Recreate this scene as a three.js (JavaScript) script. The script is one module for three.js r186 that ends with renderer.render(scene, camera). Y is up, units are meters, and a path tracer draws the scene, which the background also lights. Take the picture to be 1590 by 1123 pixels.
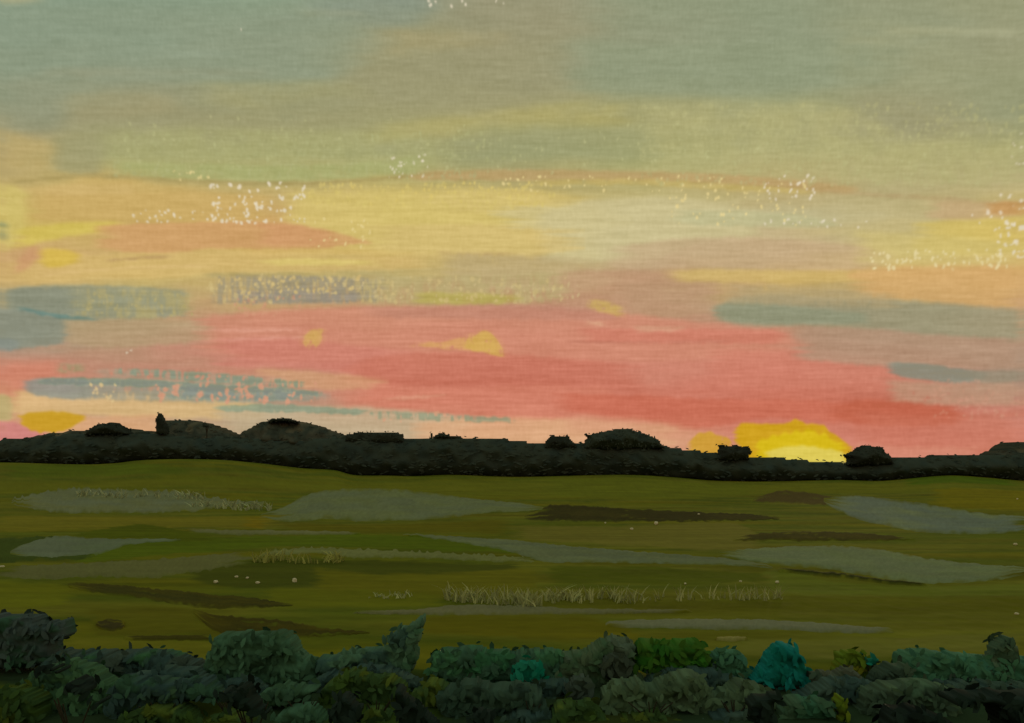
import * as THREE from 'three';
import { mergeGeometries } from 'three/addons/utils/BufferGeometryUtils.js';

// ---------------------------------------------------------------- camera
const EYE = 6, F = 947, CX = 795, HZ = 718;                    // eye height in metres; lens and horizon in units of the 1590 x 1123 photograph
const scene = new THREE.Scene();
const camera = new THREE.PerspectiveCamera(2 * Math.atan(561.5 / F) * 180 / Math.PI, 1024 / 723, 0.1, 20000);
camera.position.set(0, EYE, 0);
camera.lookAt(0, EYE, -100);
camera.setViewOffset(1024, 723, 0, -(HZ - 561.5) * 723 / 1123, 1024, 723);   // a shifted lens: the eye looks level, the horizon lies low in the frame
const renderer = new THREE.WebGLRenderer({ antialias: true });
renderer.setSize(1024, 723);
renderer.toneMapping = THREE.LinearToneMapping;
renderer.toneMappingExposure = 1;
renderer.shadowMap.enabled = true;

// ---------------------------------------------------------------- sun, low behind the wood
const SUN_AZ = Math.atan((1250 - CX) / F), SUN_EL = 1.5 * Math.PI / 180;
const sun = new THREE.DirectionalLight(new THREE.Color(1, 0.72, 0.4), 0.8);
sun.position.set(Math.sin(SUN_AZ) * Math.cos(SUN_EL), Math.sin(SUN_EL), -Math.cos(SUN_AZ) * Math.cos(SUN_EL)).multiplyScalar(400);
sun.shadow.radius = 8;
sun.castShadow = true;
sun.shadow.mapSize.set(2048, 2048);
Object.assign(sun.shadow.camera, { left: -260, right: 260, top: 60, bottom: -60, near: 1, far: 900 });
scene.add(sun, sun.target);

// ---------------------------------------------------------------- small tools
function rng(seed) {
  let a = seed >>> 0;
  return () => { a = (a + 0x6D2B79F5) | 0; let t = Math.imul(a ^ (a >>> 15), 1 | a); t = (t + Math.imul(t ^ (t >>> 7), 61 | t)) ^ t; return ((t ^ (t >>> 14)) >>> 0) / 4294967296; };
}
const hash = (x, y) => { let h = Math.imul(x | 0, 374761393) + Math.imul(y | 0, 668265263); h = Math.imul(h ^ (h >>> 13), 1274126177); return ((h ^ (h >>> 16)) >>> 0) / 4294967296; };
function noise(x, y) {                                          // 0..1
  const ix = Math.floor(x), iy = Math.floor(y), fx = x - ix, fy = y - iy, u = fx * fx * (3 - 2 * fx), v = fy * fy * (3 - 2 * fy);
  const a = hash(ix, iy), b = hash(ix + 1, iy), c = hash(ix, iy + 1), d = hash(ix + 1, iy + 1);
  return a + (b - a) * u + (c - a) * v + (a - b - c + d) * u * v;
}
const fbm = (x, y) => 0.55 * noise(x, y) + 0.3 * noise(x * 2.1 + 7, y * 2.1 + 3) + 0.15 * noise(x * 4.3 + 1, y * 4.3 + 9);
const clamp = (x, a = 0, b = 1) => Math.min(b, Math.max(a, x));
const step = (a, b, x) => { const t = clamp((x - a) / (b - a)); return t * t * (3 - 2 * t); };
const lin = (c) => { c /= 255; return c <= 0.04045 ? c / 12.92 : ((c + 0.055) / 1.055) ** 2.4; };
function curve(pts, x) {                                        // [[x, y], ...] joined smoothly
  if (x <= pts[0][0]) return pts[0][1];
  for (let i = 1; i < pts.length; i++) if (x <= pts[i][0]) {
    const [x0, y0] = pts[i - 1], [x1, y1] = pts[i], t = (x - x0) / (x1 - x0);
    const m0 = i > 1 ? (y1 - pts[i - 2][1]) / (x1 - pts[i - 2][0]) * (x1 - x0) : y1 - y0, m1 = i + 1 < pts.length ? (pts[i + 1][1] - y0) / (pts[i + 1][0] - x0) * (x1 - x0) : y1 - y0;
    const t2 = t * t, t3 = t2 * t;
    return (2 * t3 - 3 * t2 + 1) * y0 + (t3 - 2 * t2 + t) * m0 + (3 * t2 - 2 * t3) * y1 + (t3 - t2) * m1;
  }
  return pts[pts.length - 1][1];
}

// ---------------------------------------------------------------- the sky: air and clouds, computed
// A chart of the western sky in which straight cloud layers run straight: x across with the tangent of the bearing, y down with the tangent of the height.
const CW = 1590, CH = 728, chart = new Float32Array(CW * CH * 3);
const COLX = [0, 200, 400, 600, 800, 1000, 1200, 1400, 1590];
const AIR = [
  [0, '8a9b84 889880 8c9c82 8c9682 989476 91987a 90987a 949878 989a78'],
  [60, '889882 8a9880 92987c 9a9874 9c9674 94987a 90987a 969a7a 9a9a78'],
  [120, '8c967c 92967a 94987a 9c9872 9a9672 92987a 919a7a 989a78 989a76'],
  [180, '969676 9c9872 9e9a70 9e9a70 a69f70 a4a070 a09e72 9e9a74 989a76'],
  [240, 'b2a070 a4a270 a5a470 a0a070 9c9c70 a5a470 aca876 aca674 a8a472'],
  [290, 'c6ae6c c8ac69 beaa6e c2b06c b4a56c b9ac73 b9a570 b4a878 baac7d'],
  [340, 'ccb464 c8aa66 cca668 d2bb69 d5bd6c c8bc8a c0b68a c0b280 ccb469'],
  [390, 'c8a26e ccae6e d3b36c d2b56c c8af70 c3b287 c6ae82 cdb976 d2b66e'],
  [430, 'ccac6e d0b46c c3af70 b9a870 bca570 b99673 ccac68 d0ac69 d2aa6c'],
  [480, '9c9678 a59e73 c39670 bc9670 be8c70 be9173 a09676 a59b76 c8a073'],
  [530, '9a9680 b49173 ca8773 cd8a70 cd8770 cd8770 c88a70 aa9678 af9178'],
  [580, 'cd876e be8770 c38a70 cd826c ca7864 cd846e cd7d69 c3826c a58c76'],
  [630, 'cd966c b99678 aa967d cd8269 d0826c c8705a c8735c c36e58 c3806c'],
  [680, 'cd8c7d d2a578 bea587 c3a582 d7a57d d7a07d cd826e cd7d69 cd826e'],
  [730, 'cd9478 d2a578 cda582 cda57d d7a57d d7a07d d2866e d2826c d0866e'],
].map(([y, row]) => [y, row.split(' ').map((h) => [0, 2, 4].map((k) => parseInt(h.slice(k, k + 2), 16)))]);
for (let y = 0; y < CH; y++) for (let x = 0; x < CW; x++) {
  const wx = clamp(x + (fbm(x / 130, y / 34) - 0.5) * 150 + (fbm(x / 40 + 50, y / 9) - 0.5) * 50, 0, CW - 1), wy = clamp(y + (fbm(x / 170 + 9, y / 40 + 5) - 0.5) * 36 + (noise(x / 45, y / 7 + 40) - 0.5) * 12, 0, 729);
  let i = 0, j = 0;
  while (i < COLX.length - 2 && wx > COLX[i + 1]) i++;
  while (j < AIR.length - 2 && wy > AIR[j + 1][0]) j++;
  const u = step(COLX[i], COLX[i + 1], wx), v = clamp((wy - AIR[j][0]) / (AIR[j + 1][0] - AIR[j][0]));
  for (let k = 0; k < 3; k++) {
    const a = AIR[j][1][i][k], b = AIR[j][1][i + 1][k], c = AIR[j + 1][1][i][k], d = AIR[j + 1][1][i + 1][k];
    chart[(y * CW + x) * 3 + k] = (a + (b - a) * u) * (1 - v) + (c + (d - c) * u) * v;
  }
}
// One streak of cloud between an upper and a lower edge, [[x, top, bottom], ...]; thin where `dry` is high, frayed at the ends over `ends`.
function cloud(edge, color, { a = 0.9, soft = 4, dry = 0, ends = 14, grain = 1, comb = false, rough = 1, into = chart } = {}) {
  const x0 = edge[0][0], x1 = edge[edge.length - 1][0], tops = edge.map((e) => [e[0], e[1]]), bots = edge.map((e) => [e[0], e[2]]), s = x0 * 0.37 + edge[0][1];
  for (let x = Math.max(0, Math.floor(x0 - 4)); x < Math.min(CW, x1 + 4); x++) {
    const t = curve(tops, x) + (noise(x / 9 + s, 3) - 0.5) * 3 * rough, b = curve(bots, x) + (noise(x / 7 + s, 17) - 0.5) * 4;
    for (let y = Math.max(0, Math.floor(t - soft)); y < Math.min(CH, b + soft); y++) {
      let al = a * step(t - soft, t + soft * 0.6, y) * (1 - step(b - soft * 0.6, b + soft, y));
      const fray = (0.55 * noise(y / 1.7 + s, x / 140) + 0.45 * noise(y / 7 + s, x / 60) - 0.4) * ends * 1.3;
      al *= step(x0 - ends * 0.12, x0 + ends * 0.8, x + fray) * (1 - step(x1 - ends * 0.8, x1 + ends * 0.12, x - fray));
      if (dry > 0) al *= step(dry - 0.13, dry + 0.1, comb ? 0.7 * noise(x / 4.2 + s, y / 17 + s) + 0.3 * noise(x / 2.2, y / 7 + s) : 0.62 * noise(x / 6.5 + s, y / 10) + 0.38 * noise(x / 3, y / 5 + s));
      if (al <= 0.004) continue;
      const st = (noise(x / 70 + s, y / 2.2) - 0.5) * 14 * grain, p = (y * CW + x) * 3;
      for (let k = 0; k < 3; k++) into[p + k] += (color[k] + st - into[p + k]) * al;
    }
  }
}
// high layers
cloud([[0, -6, 6], [70, -6, 1]], [176, 165, 120], { a: 0.6 });
cloud([[60, 104, 116], [160, 106, 118], [290, 108, 116], [420, 110, 118]], [170, 156, 120], { a: 0.55, dry: 0.35, ends: 40 });
cloud([[130, 80, 88], [320, 80, 87], [380, 82, 88]], [152, 164, 140], { a: 0.6, dry: 0.35, ends: 50 });
cloud([[470, 18, 26], [540, 17, 25], [570, 22, 28]], [172, 166, 124], { a: 0.55, dry: 0.35 });
cloud([[480, 0, 22], [560, 0, 32], [625, 0, 40], [676, 0, 28]], [134, 146, 128], { a: 0.5, soft: 14, ends: 60 });
cloud([[-40, 12, 110], [200, 10, 122], [380, 14, 128], [500, 24, 122], [590, 40, 90]], [140, 152, 127], { a: 0.6, soft: 16, ends: 70 });
cloud([[520, 70, 150], [620, 52, 160], [760, 44, 168], [900, 60, 160]], [155, 151, 115], { a: 0.45, soft: 18, ends: 120 });
cloud([[672, -5, 30], [760, -5, 60], [880, -5, 55]], [152, 149, 117], { a: 0.5, soft: 14, ends: 40 });
cloud([[590, 48, 82], [630, 46, 84], [720, 50, 72], [790, 52, 66]], [170, 156, 110], { a: 0.45, dry: 0.42, soft: 8, ends: 50 });
cloud([[300, 128, 160], [400, 130, 166], [500, 128, 150], [580, 134, 150]], [166, 160, 110], { a: 0.45, dry: 0.34, soft: 9, ends: 60 });
cloud([[90, 148, 190], [200, 146, 180], [280, 150, 170]], [164, 154, 112], { a: 0.5, dry: 0.3, soft: 10, ends: 30 });
cloud([[0, 120, 196], [60, 125, 205], [110, 140, 190]], [146, 150, 122], { a: 0.6, soft: 12, ends: 40 });
cloud([[0, 205, 255], [60, 218, 262], [95, 228, 256]], [190, 168, 108], { a: 0.7, soft: 10, ends: 20, dry: 0.25 });
cloud([[560, 196, 222], [700, 184, 210], [850, 164, 200], [980, 160, 196]], [180, 170, 106], { a: 0.65, dry: 0.36, soft: 10, ends: 50 });
cloud([[700, 200, 250], [850, 195, 245], [1000, 200, 245], [1060, 205, 240]], [155, 157, 114], { a: 0.5, soft: 12, ends: 110 });
cloud([[880, 62, 138], [1000, 70, 146], [1200, 66, 142], [1350, 70, 128], [1420, 80, 118]], [145, 153, 122], { a: 0.75, soft: 12, ends: 80 });
cloud([[1300, 60, 66], [1380, 60, 66]], [172, 172, 136], { a: 0.5, dry: 0.4 });
cloud([[1370, 44, 51], [1480, 44, 52], [1590, 47, 54]], [174, 174, 138], { a: 0.7, dry: 0.34, ends: 24 });
cloud([[1290, 20, 130], [1400, 40, 140], [1500, 50, 140]], [160, 160, 122], { a: 0.4, dry: 0.42, soft: 14, ends: 50 });
cloud([[1300, 178, 212], [1400, 182, 218], [1470, 190, 214]], [156, 152, 116], { a: 0.6, soft: 9, ends: 50 });
cloud([[1000, 165, 270], [1150, 160, 272], [1300, 165, 280], [1420, 215, 285], [1590, 225, 290]], [184, 178, 122], { a: 0.62, dry: 0.43, soft: 12, ends: 30, comb: true });
cloud([[160, 205, 272], [300, 200, 276], [450, 205, 280], [600, 205, 272], [700, 220, 262]], [174, 172, 116], { a: 0.6, dry: 0.46, soft: 10, ends: 40, comb: true });
cloud([[82, 215, 262], [120, 212, 270], [160, 214, 268]], [158, 154, 112], { a: 0.75, soft: 5, ends: 12 });
cloud([[180, 250, 272], [300, 254, 277], [450, 258, 281], [600, 250, 272], [660, 240, 266]], [168, 172, 112], { a: 0.75, dry: 0.3, soft: 4, ends: 26 });
// the long fold under the high green layer
cloud([[0, 286, 289], [110, 272, 276], [200, 273, 277], [280, 279, 283], [400, 283, 287], [500, 282, 286], [600, 275, 279], [680, 267, 272]], [166, 148, 92], { a: 0.85, soft: 2, ends: 30 });
cloud([[640, 268, 280], [800, 264, 280], [950, 266, 280], [1100, 270, 284], [1200, 278, 292], [1330, 290, 302]], [186, 156, 104], { a: 0.8, soft: 3, ends: 40 });
cloud([[820, 280, 288], [1000, 279, 287], [1120, 286, 294], [1260, 294, 302]], [196, 174, 104], { a: 0.8, soft: 3, ends: 30, dry: 0.25 });
cloud([[1280, 296, 299], [1400, 303, 308], [1520, 308, 314]], [178, 152, 108], { a: 0.6, soft: 3, ends: 40, dry: 0.3 });
cloud([[1440, 312, 340], [1540, 314, 340], [1590, 312, 338]], [198, 166, 122], { a: 0.7, soft: 5, ends: 40 });
cloud([[1532, 316, 332], [1590, 312, 334]], [196, 150, 92], { a: 0.85, soft: 3, ends: 10 });
cloud([[1420, 345, 392], [1500, 342, 396], [1590, 338, 396]], [212, 188, 100], { a: 0.75, soft: 6, ends: 60 });
// golden layers on the left and in the middle
cloud([[0, 288, 400], [20, 290, 380], [42, 300, 350]], [208, 190, 110], { a: 0.8, soft: 6, ends: 12 });
cloud([[40, 298, 340], [150, 300, 344], [300, 300, 346], [420, 304, 340]], [202, 170, 102], { a: 0.75, soft: 6, ends: 40 });
cloud([[50, 290, 302], [190, 286, 302], [215, 290, 300]], [208, 178, 114], { a: 0.7, dry: 0.25, ends: 20 });
cloud([[20, 360, 388], [60, 352, 376], [120, 346, 364], [190, 346, 355]], [210, 190, 88], { a: 0.8, dry: 0.2, soft: 5, ends: 30 });
cloud([[440, 300, 378], [500, 300, 380], [560, 300, 382], [660, 300, 388], [760, 298, 390], [850, 300, 392]], [211, 190, 113], { a: 0.85, soft: 12, ends: 46 });
cloud([[150, 350, 388], [240, 347, 392], [330, 345, 386], [430, 346, 386], [500, 356, 386], [545, 367, 380], [575, 376, 379]], [205, 158, 104], { a: 0.9, soft: 2.5, ends: 50 });
cloud([[400, 350, 378], [450, 350, 380], [520, 362, 380]], [208, 152, 106], { a: 0.6, soft: 5, ends: 30 });
cloud([[790, 292, 332], [850, 302, 400], [930, 308, 404]], [212, 186, 110], { a: 0.4, dry: 0.35, soft: 5, ends: 30 });
cloud([[836, 318, 404], [920, 312, 408], [1010, 308, 402], [1100, 316, 372], [1180, 330, 364]], [203, 191, 142], { a: 0.85, soft: 7, ends: 24 });
cloud([[1040, 328, 346], [1120, 328, 350], [1220, 332, 352], [1300, 346, 354]], [188, 184, 138], { a: 0.7, soft: 5, ends: 50 });
cloud([[940, 386, 418], [1060, 372, 414], [1200, 372, 420], [1320, 382, 420], [1390, 396, 418]], [196, 168, 130], { a: 0.7, soft: 6, ends: 60 });
cloud([[1330, 360, 410], [1440, 366, 412], [1590, 380, 412]], [206, 188, 118], { a: 0.6, soft: 8, ends: 50, dry: 0.2 });
cloud([[676, 388, 392], [720, 392, 396], [800, 391, 395]], [172, 140, 96], { a: 0.6, soft: 2, ends: 20, dry: 0.3 });
cloud([[690, 392, 440], [760, 396, 446], [880, 402, 452], [960, 410, 440]], [188, 168, 122], { a: 0.7, soft: 7, ends: 50, dry: 0.25 });
cloud([[0, 408, 438], [120, 400, 436], [260, 394, 430], [400, 396, 424], [560, 400, 420], [660, 398, 416]], [211, 180, 112], { a: 0.7, soft: 5, ends: 60 });
cloud([[48, 428, 432], [140, 418, 422], [280, 412, 416], [330, 412, 415]], [222, 190, 128], { a: 0.6, soft: 2, ends: 40 });
cloud([[168, 403, 406], [220, 399, 402], [266, 397, 399]], [170, 136, 92], { a: 0.7, soft: 1.5, ends: 20 });
cloud([[400, 404, 412], [480, 402, 411], [600, 406, 412]], [216, 196, 112], { a: 0.7, soft: 3, ends: 50 });
cloud([[0, 344, 376], [9, 348, 372]], [128, 140, 108], { a: 0.9, soft: 3, ends: 5 });
cloud([[62, 388, 412], [90, 388, 414], [124, 394, 408]], [213, 182, 76], { a: 0.85, soft: 4, ends: 14 });
cloud([[22, 412, 424], [44, 386, 416], [64, 382, 394]], [202, 150, 108], { a: 0.7, soft: 5, ends: 12 });
cloud([[1034, 421, 436], [1150, 420, 438], [1280, 421, 437], [1400, 420, 434]], [206, 177, 108], { a: 0.8, soft: 5, ends: 40 });
cloud([[1320, 420, 462], [1420, 416, 466], [1590, 414, 480]], [211, 168, 108], { a: 0.85, soft: 7, ends: 60 });
cloud([[850, 424, 452], [960, 420, 450], [1050, 426, 446]], [190, 150, 116], { a: 0.7, soft: 6, ends: 40, dry: 0.2 });
cloud([[960, 438, 492], [1040, 440, 494], [1120, 440, 480]], [186, 150, 116], { a: 0.7, soft: 8, ends: 40 });
// grey and blue bars
cloud([[4, 452, 474], [40, 446, 486], [120, 443, 494], [200, 446, 494], [290, 452, 490]], [146, 148, 122], { a: 0.85, soft: 4, ends: 14, dry: 0.18 });
cloud([[4, 450, 480], [60, 447, 492], [120, 450, 490]], [138, 142, 122], { a: 0.8, soft: 4, ends: 30 });
cloud([[120, 448, 490], [220, 450, 494], [300, 456, 488]], [178, 164, 110], { a: 0.75, soft: 4, ends: 30, dry: 0.5, comb: true });
cloud([[-6, 482, 541], [20, 480, 543], [60, 486, 538], [103, 494, 534]], [137, 141, 123], { a: 0.88, soft: 3, ends: 12 });
cloud([[-6, 528, 541], [12, 526, 546], [30, 530, 542]], [132, 140, 132], { a: 0.6, soft: 3, ends: 8 });
cloud([[26, 476, 480], [60, 483, 488], [100, 490, 495], [150, 495, 498]], [108, 136, 126], { a: 0.9, soft: 1.8, ends: 18 });
cloud([[100, 498, 534], [180, 500, 538], [280, 500, 532], [340, 506, 526]], [180, 155, 118], { a: 0.75, soft: 6, ends: 20 });
cloud([[316, 424, 430], [400, 424, 430], [480, 424, 429]], [178, 160, 104], { a: 0.75, soft: 2, ends: 20, dry: 0.3 });
cloud([[330, 428, 470], [400, 430, 472], [480, 430, 470], [560, 434, 466]], [152, 144, 122], { a: 0.9, soft: 4, ends: 20, dry: 0.5, comb: true });
cloud([[550, 432, 470], [660, 430, 470], [780, 428, 470], [880, 424, 468]], [186, 170, 118], { a: 0.8, soft: 5, ends: 30, dry: 0.38, comb: true });
cloud([[640, 454, 469], [720, 456, 472], [810, 460, 470]], [180, 166, 84], { a: 0.75, soft: 4, ends: 30 });
// rose layers
cloud([[300, 494, 540], [420, 484, 560], [560, 478, 560], [760, 480, 556], [960, 488, 560], [1120, 506, 556], [1230, 512, 548]], [207, 138, 112], { a: 0.8, soft: 7, ends: 60 });
cloud([[560, 478, 492], [700, 477, 494], [860, 476, 496], [960, 486, 496]], [190, 134, 112], { a: 0.6, soft: 5, ends: 60 });
cloud([[310, 511, 515], [400, 511, 515], [480, 509, 513]], [220, 158, 134], { a: 0.7, soft: 2, ends: 40 });
cloud([[330, 527, 530], [400, 525, 528], [470, 523, 526]], [220, 160, 138], { a: 0.7, soft: 1.6, ends: 40 });
cloud([[330, 530, 570], [460, 528, 572], [560, 540, 580], [650, 545, 580]], [204, 124, 108], { a: 0.6, soft: 8, ends: 80 });
cloud([[530, 572, 592], [580, 556, 598], [700, 548, 606], [850, 556, 606], [1000, 570, 606]], [200, 118, 96], { a: 0.8, soft: 6, ends: 60 });
cloud([[540, 584, 592], [620, 590, 597], [800, 590, 598], [900, 592, 600]], [192, 108, 86], { a: 0.55, soft: 4, ends: 60 });
cloud([[900, 511, 530], [1060, 512, 532], [1200, 514, 532], [1230, 518, 526]], [206, 124, 102], { a: 0.7, soft: 4, ends: 40 });
cloud([[880, 529, 532], [1000, 530, 533], [1130, 528, 531]], [186, 118, 96], { a: 0.5, soft: 2, ends: 30 });
cloud([[910, 498, 504], [940, 502, 507]], [222, 176, 140], { a: 0.6, soft: 2, ends: 14 });
cloud([[985, 507, 515], [1060, 508, 514]], [212, 164, 132], { a: 0.6, soft: 3, ends: 20, dry: 0.25 });
cloud([[1100, 545, 600], [1250, 548, 602], [1390, 560, 606]], [207, 128, 106], { a: 0.75, soft: 8, ends: 50 });
cloud([[400, 572, 592], [500, 580, 604], [600, 588, 602]], [210, 160, 118], { a: 0.7, soft: 5, ends: 60 });
cloud([[560, 596, 640], [660, 604, 650], [800, 600, 654], [950, 602, 640]], [209, 128, 104], { a: 0.8, soft: 6, ends: 40 });
cloud([[590, 618, 622], [690, 612, 617]], [216, 158, 128], { a: 0.5, soft: 2, ends: 30, dry: 0.25 });
cloud([[470, 524, 534], [480, 514, 541], [489, 511, 543], [502, 510, 522]], [208, 170, 90], { a: 0.8, soft: 2, ends: 5, dry: 0.36 });
cloud([[640, 532, 538], [690, 530, 541], [735, 518, 545]], [214, 166, 96], { a: 0.7, soft: 2, ends: 26, dry: 0.42 });
cloud([[722, 530, 540], [740, 520, 545], [754, 514, 548], [770, 526, 551], [784, 549, 553]], [211, 174, 86], { a: 0.85, soft: 2, ends: 8, dry: 0.22 });
cloud([[914, 468, 478], [942, 468, 487], [970, 481, 491]], [203, 174, 90], { a: 0.7, soft: 4, ends: 20, dry: 0.2 });
// bars on the right
cloud([[1106, 482, 492], [1150, 462, 502], [1300, 464, 506], [1450, 472, 522], [1590, 484, 528]], [154, 148, 118], { a: 0.85, soft: 7, ends: 24 });
cloud([[1110, 476, 496], [1150, 470, 500], [1240, 478, 502], [1350, 488, 502]], [143, 147, 119], { a: 0.8, soft: 5, ends: 24 });
cloud([[1130, 444, 470], [1250, 446, 472], [1400, 460, 478]], [180, 160, 118], { a: 0.6, soft: 7, ends: 40, dry: 0.28 });
cloud([[1232, 510, 556], [1350, 512, 566], [1470, 522, 570], [1590, 528, 572]], [178, 144, 118], { a: 0.85, soft: 6, ends: 40 });
cloud([[1376, 564, 576], [1420, 564, 588], [1480, 572, 594], [1535, 578, 588]], [134, 135, 118], { a: 0.9, soft: 3, ends: 16 });
cloud([[1500, 576, 592], [1550, 576, 594], [1590, 578, 594]], [148, 138, 116], { a: 0.75, soft: 4, ends: 24 });
cloud([[1380, 592, 624], [1460, 596, 628], [1590, 596, 630]], [186, 148, 120], { a: 0.75, soft: 6, ends: 26, dry: 0.24 });
cloud([[860, 612, 634], [985, 615, 652], [1080, 620, 664], [1200, 622, 648], [1330, 626, 660]], [200, 110, 86], { a: 0.85, soft: 5, ends: 60 });
cloud([[1290, 628, 652], [1350, 622, 658], [1430, 628, 660], [1500, 636, 656]], [190, 98, 72], { a: 0.8, soft: 6, ends: 40 });
cloud([[1330, 644, 690], [1440, 648, 700], [1590, 640, 704]], [199, 116, 92], { a: 0.5, soft: 9, ends: 60 });
// teal bars low on the left
cloud([[0, 560, 612], [40, 566, 606], [100, 560, 592]], [208, 132, 106], { a: 0.7, soft: 8, ends: 30 });
cloud([[14, 606, 648], [120, 612, 644], [230, 610, 648], [350, 622, 650], [420, 630, 652]], [216, 182, 126], { a: 0.85, soft: 6, ends: 30 });
cloud([[32, 594, 604], [60, 588, 614], [110, 588, 619], [150, 592, 616]], [140, 144, 134], { a: 0.85, soft: 3, ends: 12 });
cloud([[110, 592, 618], [230, 592, 622], [350, 598, 624], [440, 604, 622], [510, 612, 620]], [150, 148, 130], { a: 0.85, soft: 4, ends: 30, dry: 0.36, comb: true });
cloud([[88, 566, 580], [132, 566, 576]], [156, 148, 108], { a: 0.8, soft: 3, ends: 12, dry: 0.34 });
cloud([[150, 574, 592], [300, 578, 602], [420, 592, 606]], [172, 152, 128], { a: 0.7, soft: 4, ends: 30, dry: 0.4 });
cloud([[330, 638, 668], [450, 632, 676], [600, 636, 682], [730, 648, 672]], [190, 170, 136], { a: 0.85, soft: 6, ends: 50 });
cloud([[640, 656, 690], [780, 650, 690], [900, 654, 690], [1050, 662, 700]], [217, 168, 126], { a: 0.8, soft: 7, ends: 60 });
cloud([[880, 644, 668], [980, 650, 672], [1080, 664, 690]], [212, 150, 118], { a: 0.5, soft: 7, ends: 50 });
cloud([[-6, 612, 656], [12, 614, 654], [20, 624, 648]], [186, 172, 116], { a: 0.85, soft: 3, ends: 6 });
cloud([[-6, 654, 690], [40, 660, 690], [70, 668, 690]], [206, 130, 124], { a: 0.85, soft: 4, ends: 20 });
cloud([[80, 652, 684], [160, 648, 690], [260, 644, 690]], [218, 166, 122], { a: 0.7, soft: 5, ends: 30 });
// specks of brighter cloud, thick in some layers
// the air between softens what lies far off, most of all high up
function soften(rx, ry, share) {
  const from = chart.slice(), mid = new Float32Array(chart.length);
  for (let y = 0; y < CH; y++) for (let x = 0; x < CW; x++) for (let k = 0; k < 3; k++) { let t = 0; for (let d = -rx; d <= rx; d++) t += from[(y * CW + clamp(x + d, 0, CW - 1)) * 3 + k]; mid[(y * CW + x) * 3 + k] = t / (2 * rx + 1); }
  for (let y = 0; y < CH; y++) for (let x = 0; x < CW; x++) for (let k = 0; k < 3; k++) {
    let t = 0; for (let d = -ry; d <= ry; d++) t += mid[(clamp(y + d, 0, CH - 1) * CW + x) * 3 + k];
    const p = (y * CW + x) * 3 + k; chart[p] += (t / (2 * ry + 1) - chart[p]) * share(x, y);
  }
}
soften(16, 5, (x, y) => 0.85 * (1 - step(180, 330, y)) * (0.7 + 0.5 * noise(x / 60, y / 5)));
soften(9, 2, (x, y) => clamp(0.75 * (1 - 0.4 * step(380, 480, y)) * (0.55 + 0.8 * noise(x / 70, y / 3.5))));
// dabs left standing sharp
cloud([[660, 296, 326], [780, 296, 330], [900, 302, 322]], [210, 188, 116], { a: 0.7, soft: 6, ends: 80 });
cloud([[560, 352, 388], [760, 350, 394], [905, 356, 392]], [211, 186, 118], { a: 0.7, soft: 6, ends: 80 });
cloud([[760, 322, 352], [860, 322, 356], [980, 328, 350]], [203, 190, 138], { a: 0.7, soft: 5, ends: 80 });
cloud([[400, 428, 468], [500, 430, 470], [600, 434, 468]], [156, 146, 122], { a: 0.7, soft: 4, ends: 40, dry: 0.5, comb: true });
cloud([[250, 600, 618], [380, 606, 622], [470, 612, 622]], [128, 150, 132], { a: 0.7, soft: 3, ends: 30, dry: 0.46 });
cloud([[56, 589, 595], [120, 587, 597], [220, 590, 600], [320, 597, 606], [420, 602, 610], [498, 609, 614]], [124, 148, 122], { a: 0.78, soft: 2.5, ends: 16, dry: 0.24 });
cloud([[180, 572, 580], [260, 576, 588], [360, 582, 596], [470, 594, 604]], [132, 150, 124], { a: 0.85, soft: 3, ends: 14, dry: 0.44, comb: true });
cloud([[334, 632, 638], [400, 628, 639], [480, 631, 640], [570, 638, 645]], [134, 152, 126], { a: 0.75, soft: 2.5, ends: 20, dry: 0.16 });
cloud([[575, 638, 648], [650, 642, 652], [720, 646, 654], [800, 650, 656]], [142, 150, 120], { a: 0.8, soft: 3, ends: 20, dry: 0.4, comb: true });
cloud([[360, 452, 470], [440, 454, 470], [560, 456, 468]], [150, 140, 124], { a: 0.7, soft: 4, ends: 20, dry: 0.42, comb: true });
const r0 = rng(11);
function specks(n, x0, y0, x1, y1, size, color, a = 0.85) {
  n = n > 1 ? Math.round(n * 1.35) : 1; size *= 0.68;
  for (let i = 0; i < n; i++) {
    const cx = x0 + (x1 - x0) * r0(), cy = y0 + (y1 - y0) * r0(), s = size * (0.5 + r0() * 0.9), w = s * (0.5 + r0() * 0.5), h = s * (0.7 + r0() * 0.7), lean = (r0() - 0.4) * 0.7;
    for (let y = Math.max(0, Math.floor(cy - h - 2)); y < Math.min(CH, cy + h + 2); y++) for (let x = Math.max(0, Math.floor(cx - w - h - 2)); x < Math.min(CW, cx + w + h + 2); x++) {
      const u = (x - cx + (y - cy) * lean) / w, v = (y - cy) / h, d = u * u + v * v + (noise(x / 2.5, y / 2.5) - 0.5) * 0.9, al = a * (1 - step(0.5, 1.15, d));
      if (al > 0) for (let k = 0; k < 3; k++) chart[(y * CW + x) * 3 + k] += (color[k] - chart[(y * CW + x) * 3 + k]) * al;
    }
  }
}
const WHITE = [228, 216, 190], CREAM = [226, 206, 142];
specks(58, 318, 284, 474, 345, 4.4, WHITE); specks(16, 205, 326, 320, 346, 3.2, WHITE); specks(16, 320, 338, 480, 347, 3.6, WHITE); specks(8, 258, 266, 330, 282, 3.5, CREAM);
specks(18, 480, 340, 580, 386, 3.2, CREAM); specks(20, 600, 240, 664, 276, 3.2, WHITE, 0.75); specks(60, 480, 282, 840, 318, 3.6, [216, 194, 112], 0.7);
specks(30, 770, 272, 1130, 298, 3.2, CREAM); specks(44, 1030, 282, 1262, 350, 3.4, CREAM, 0.9); specks(14, 1180, 340, 1350, 354, 3.2, WHITE, 0.8); specks(22, 1170, 272, 1270, 310, 3.6, WHITE);
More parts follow.
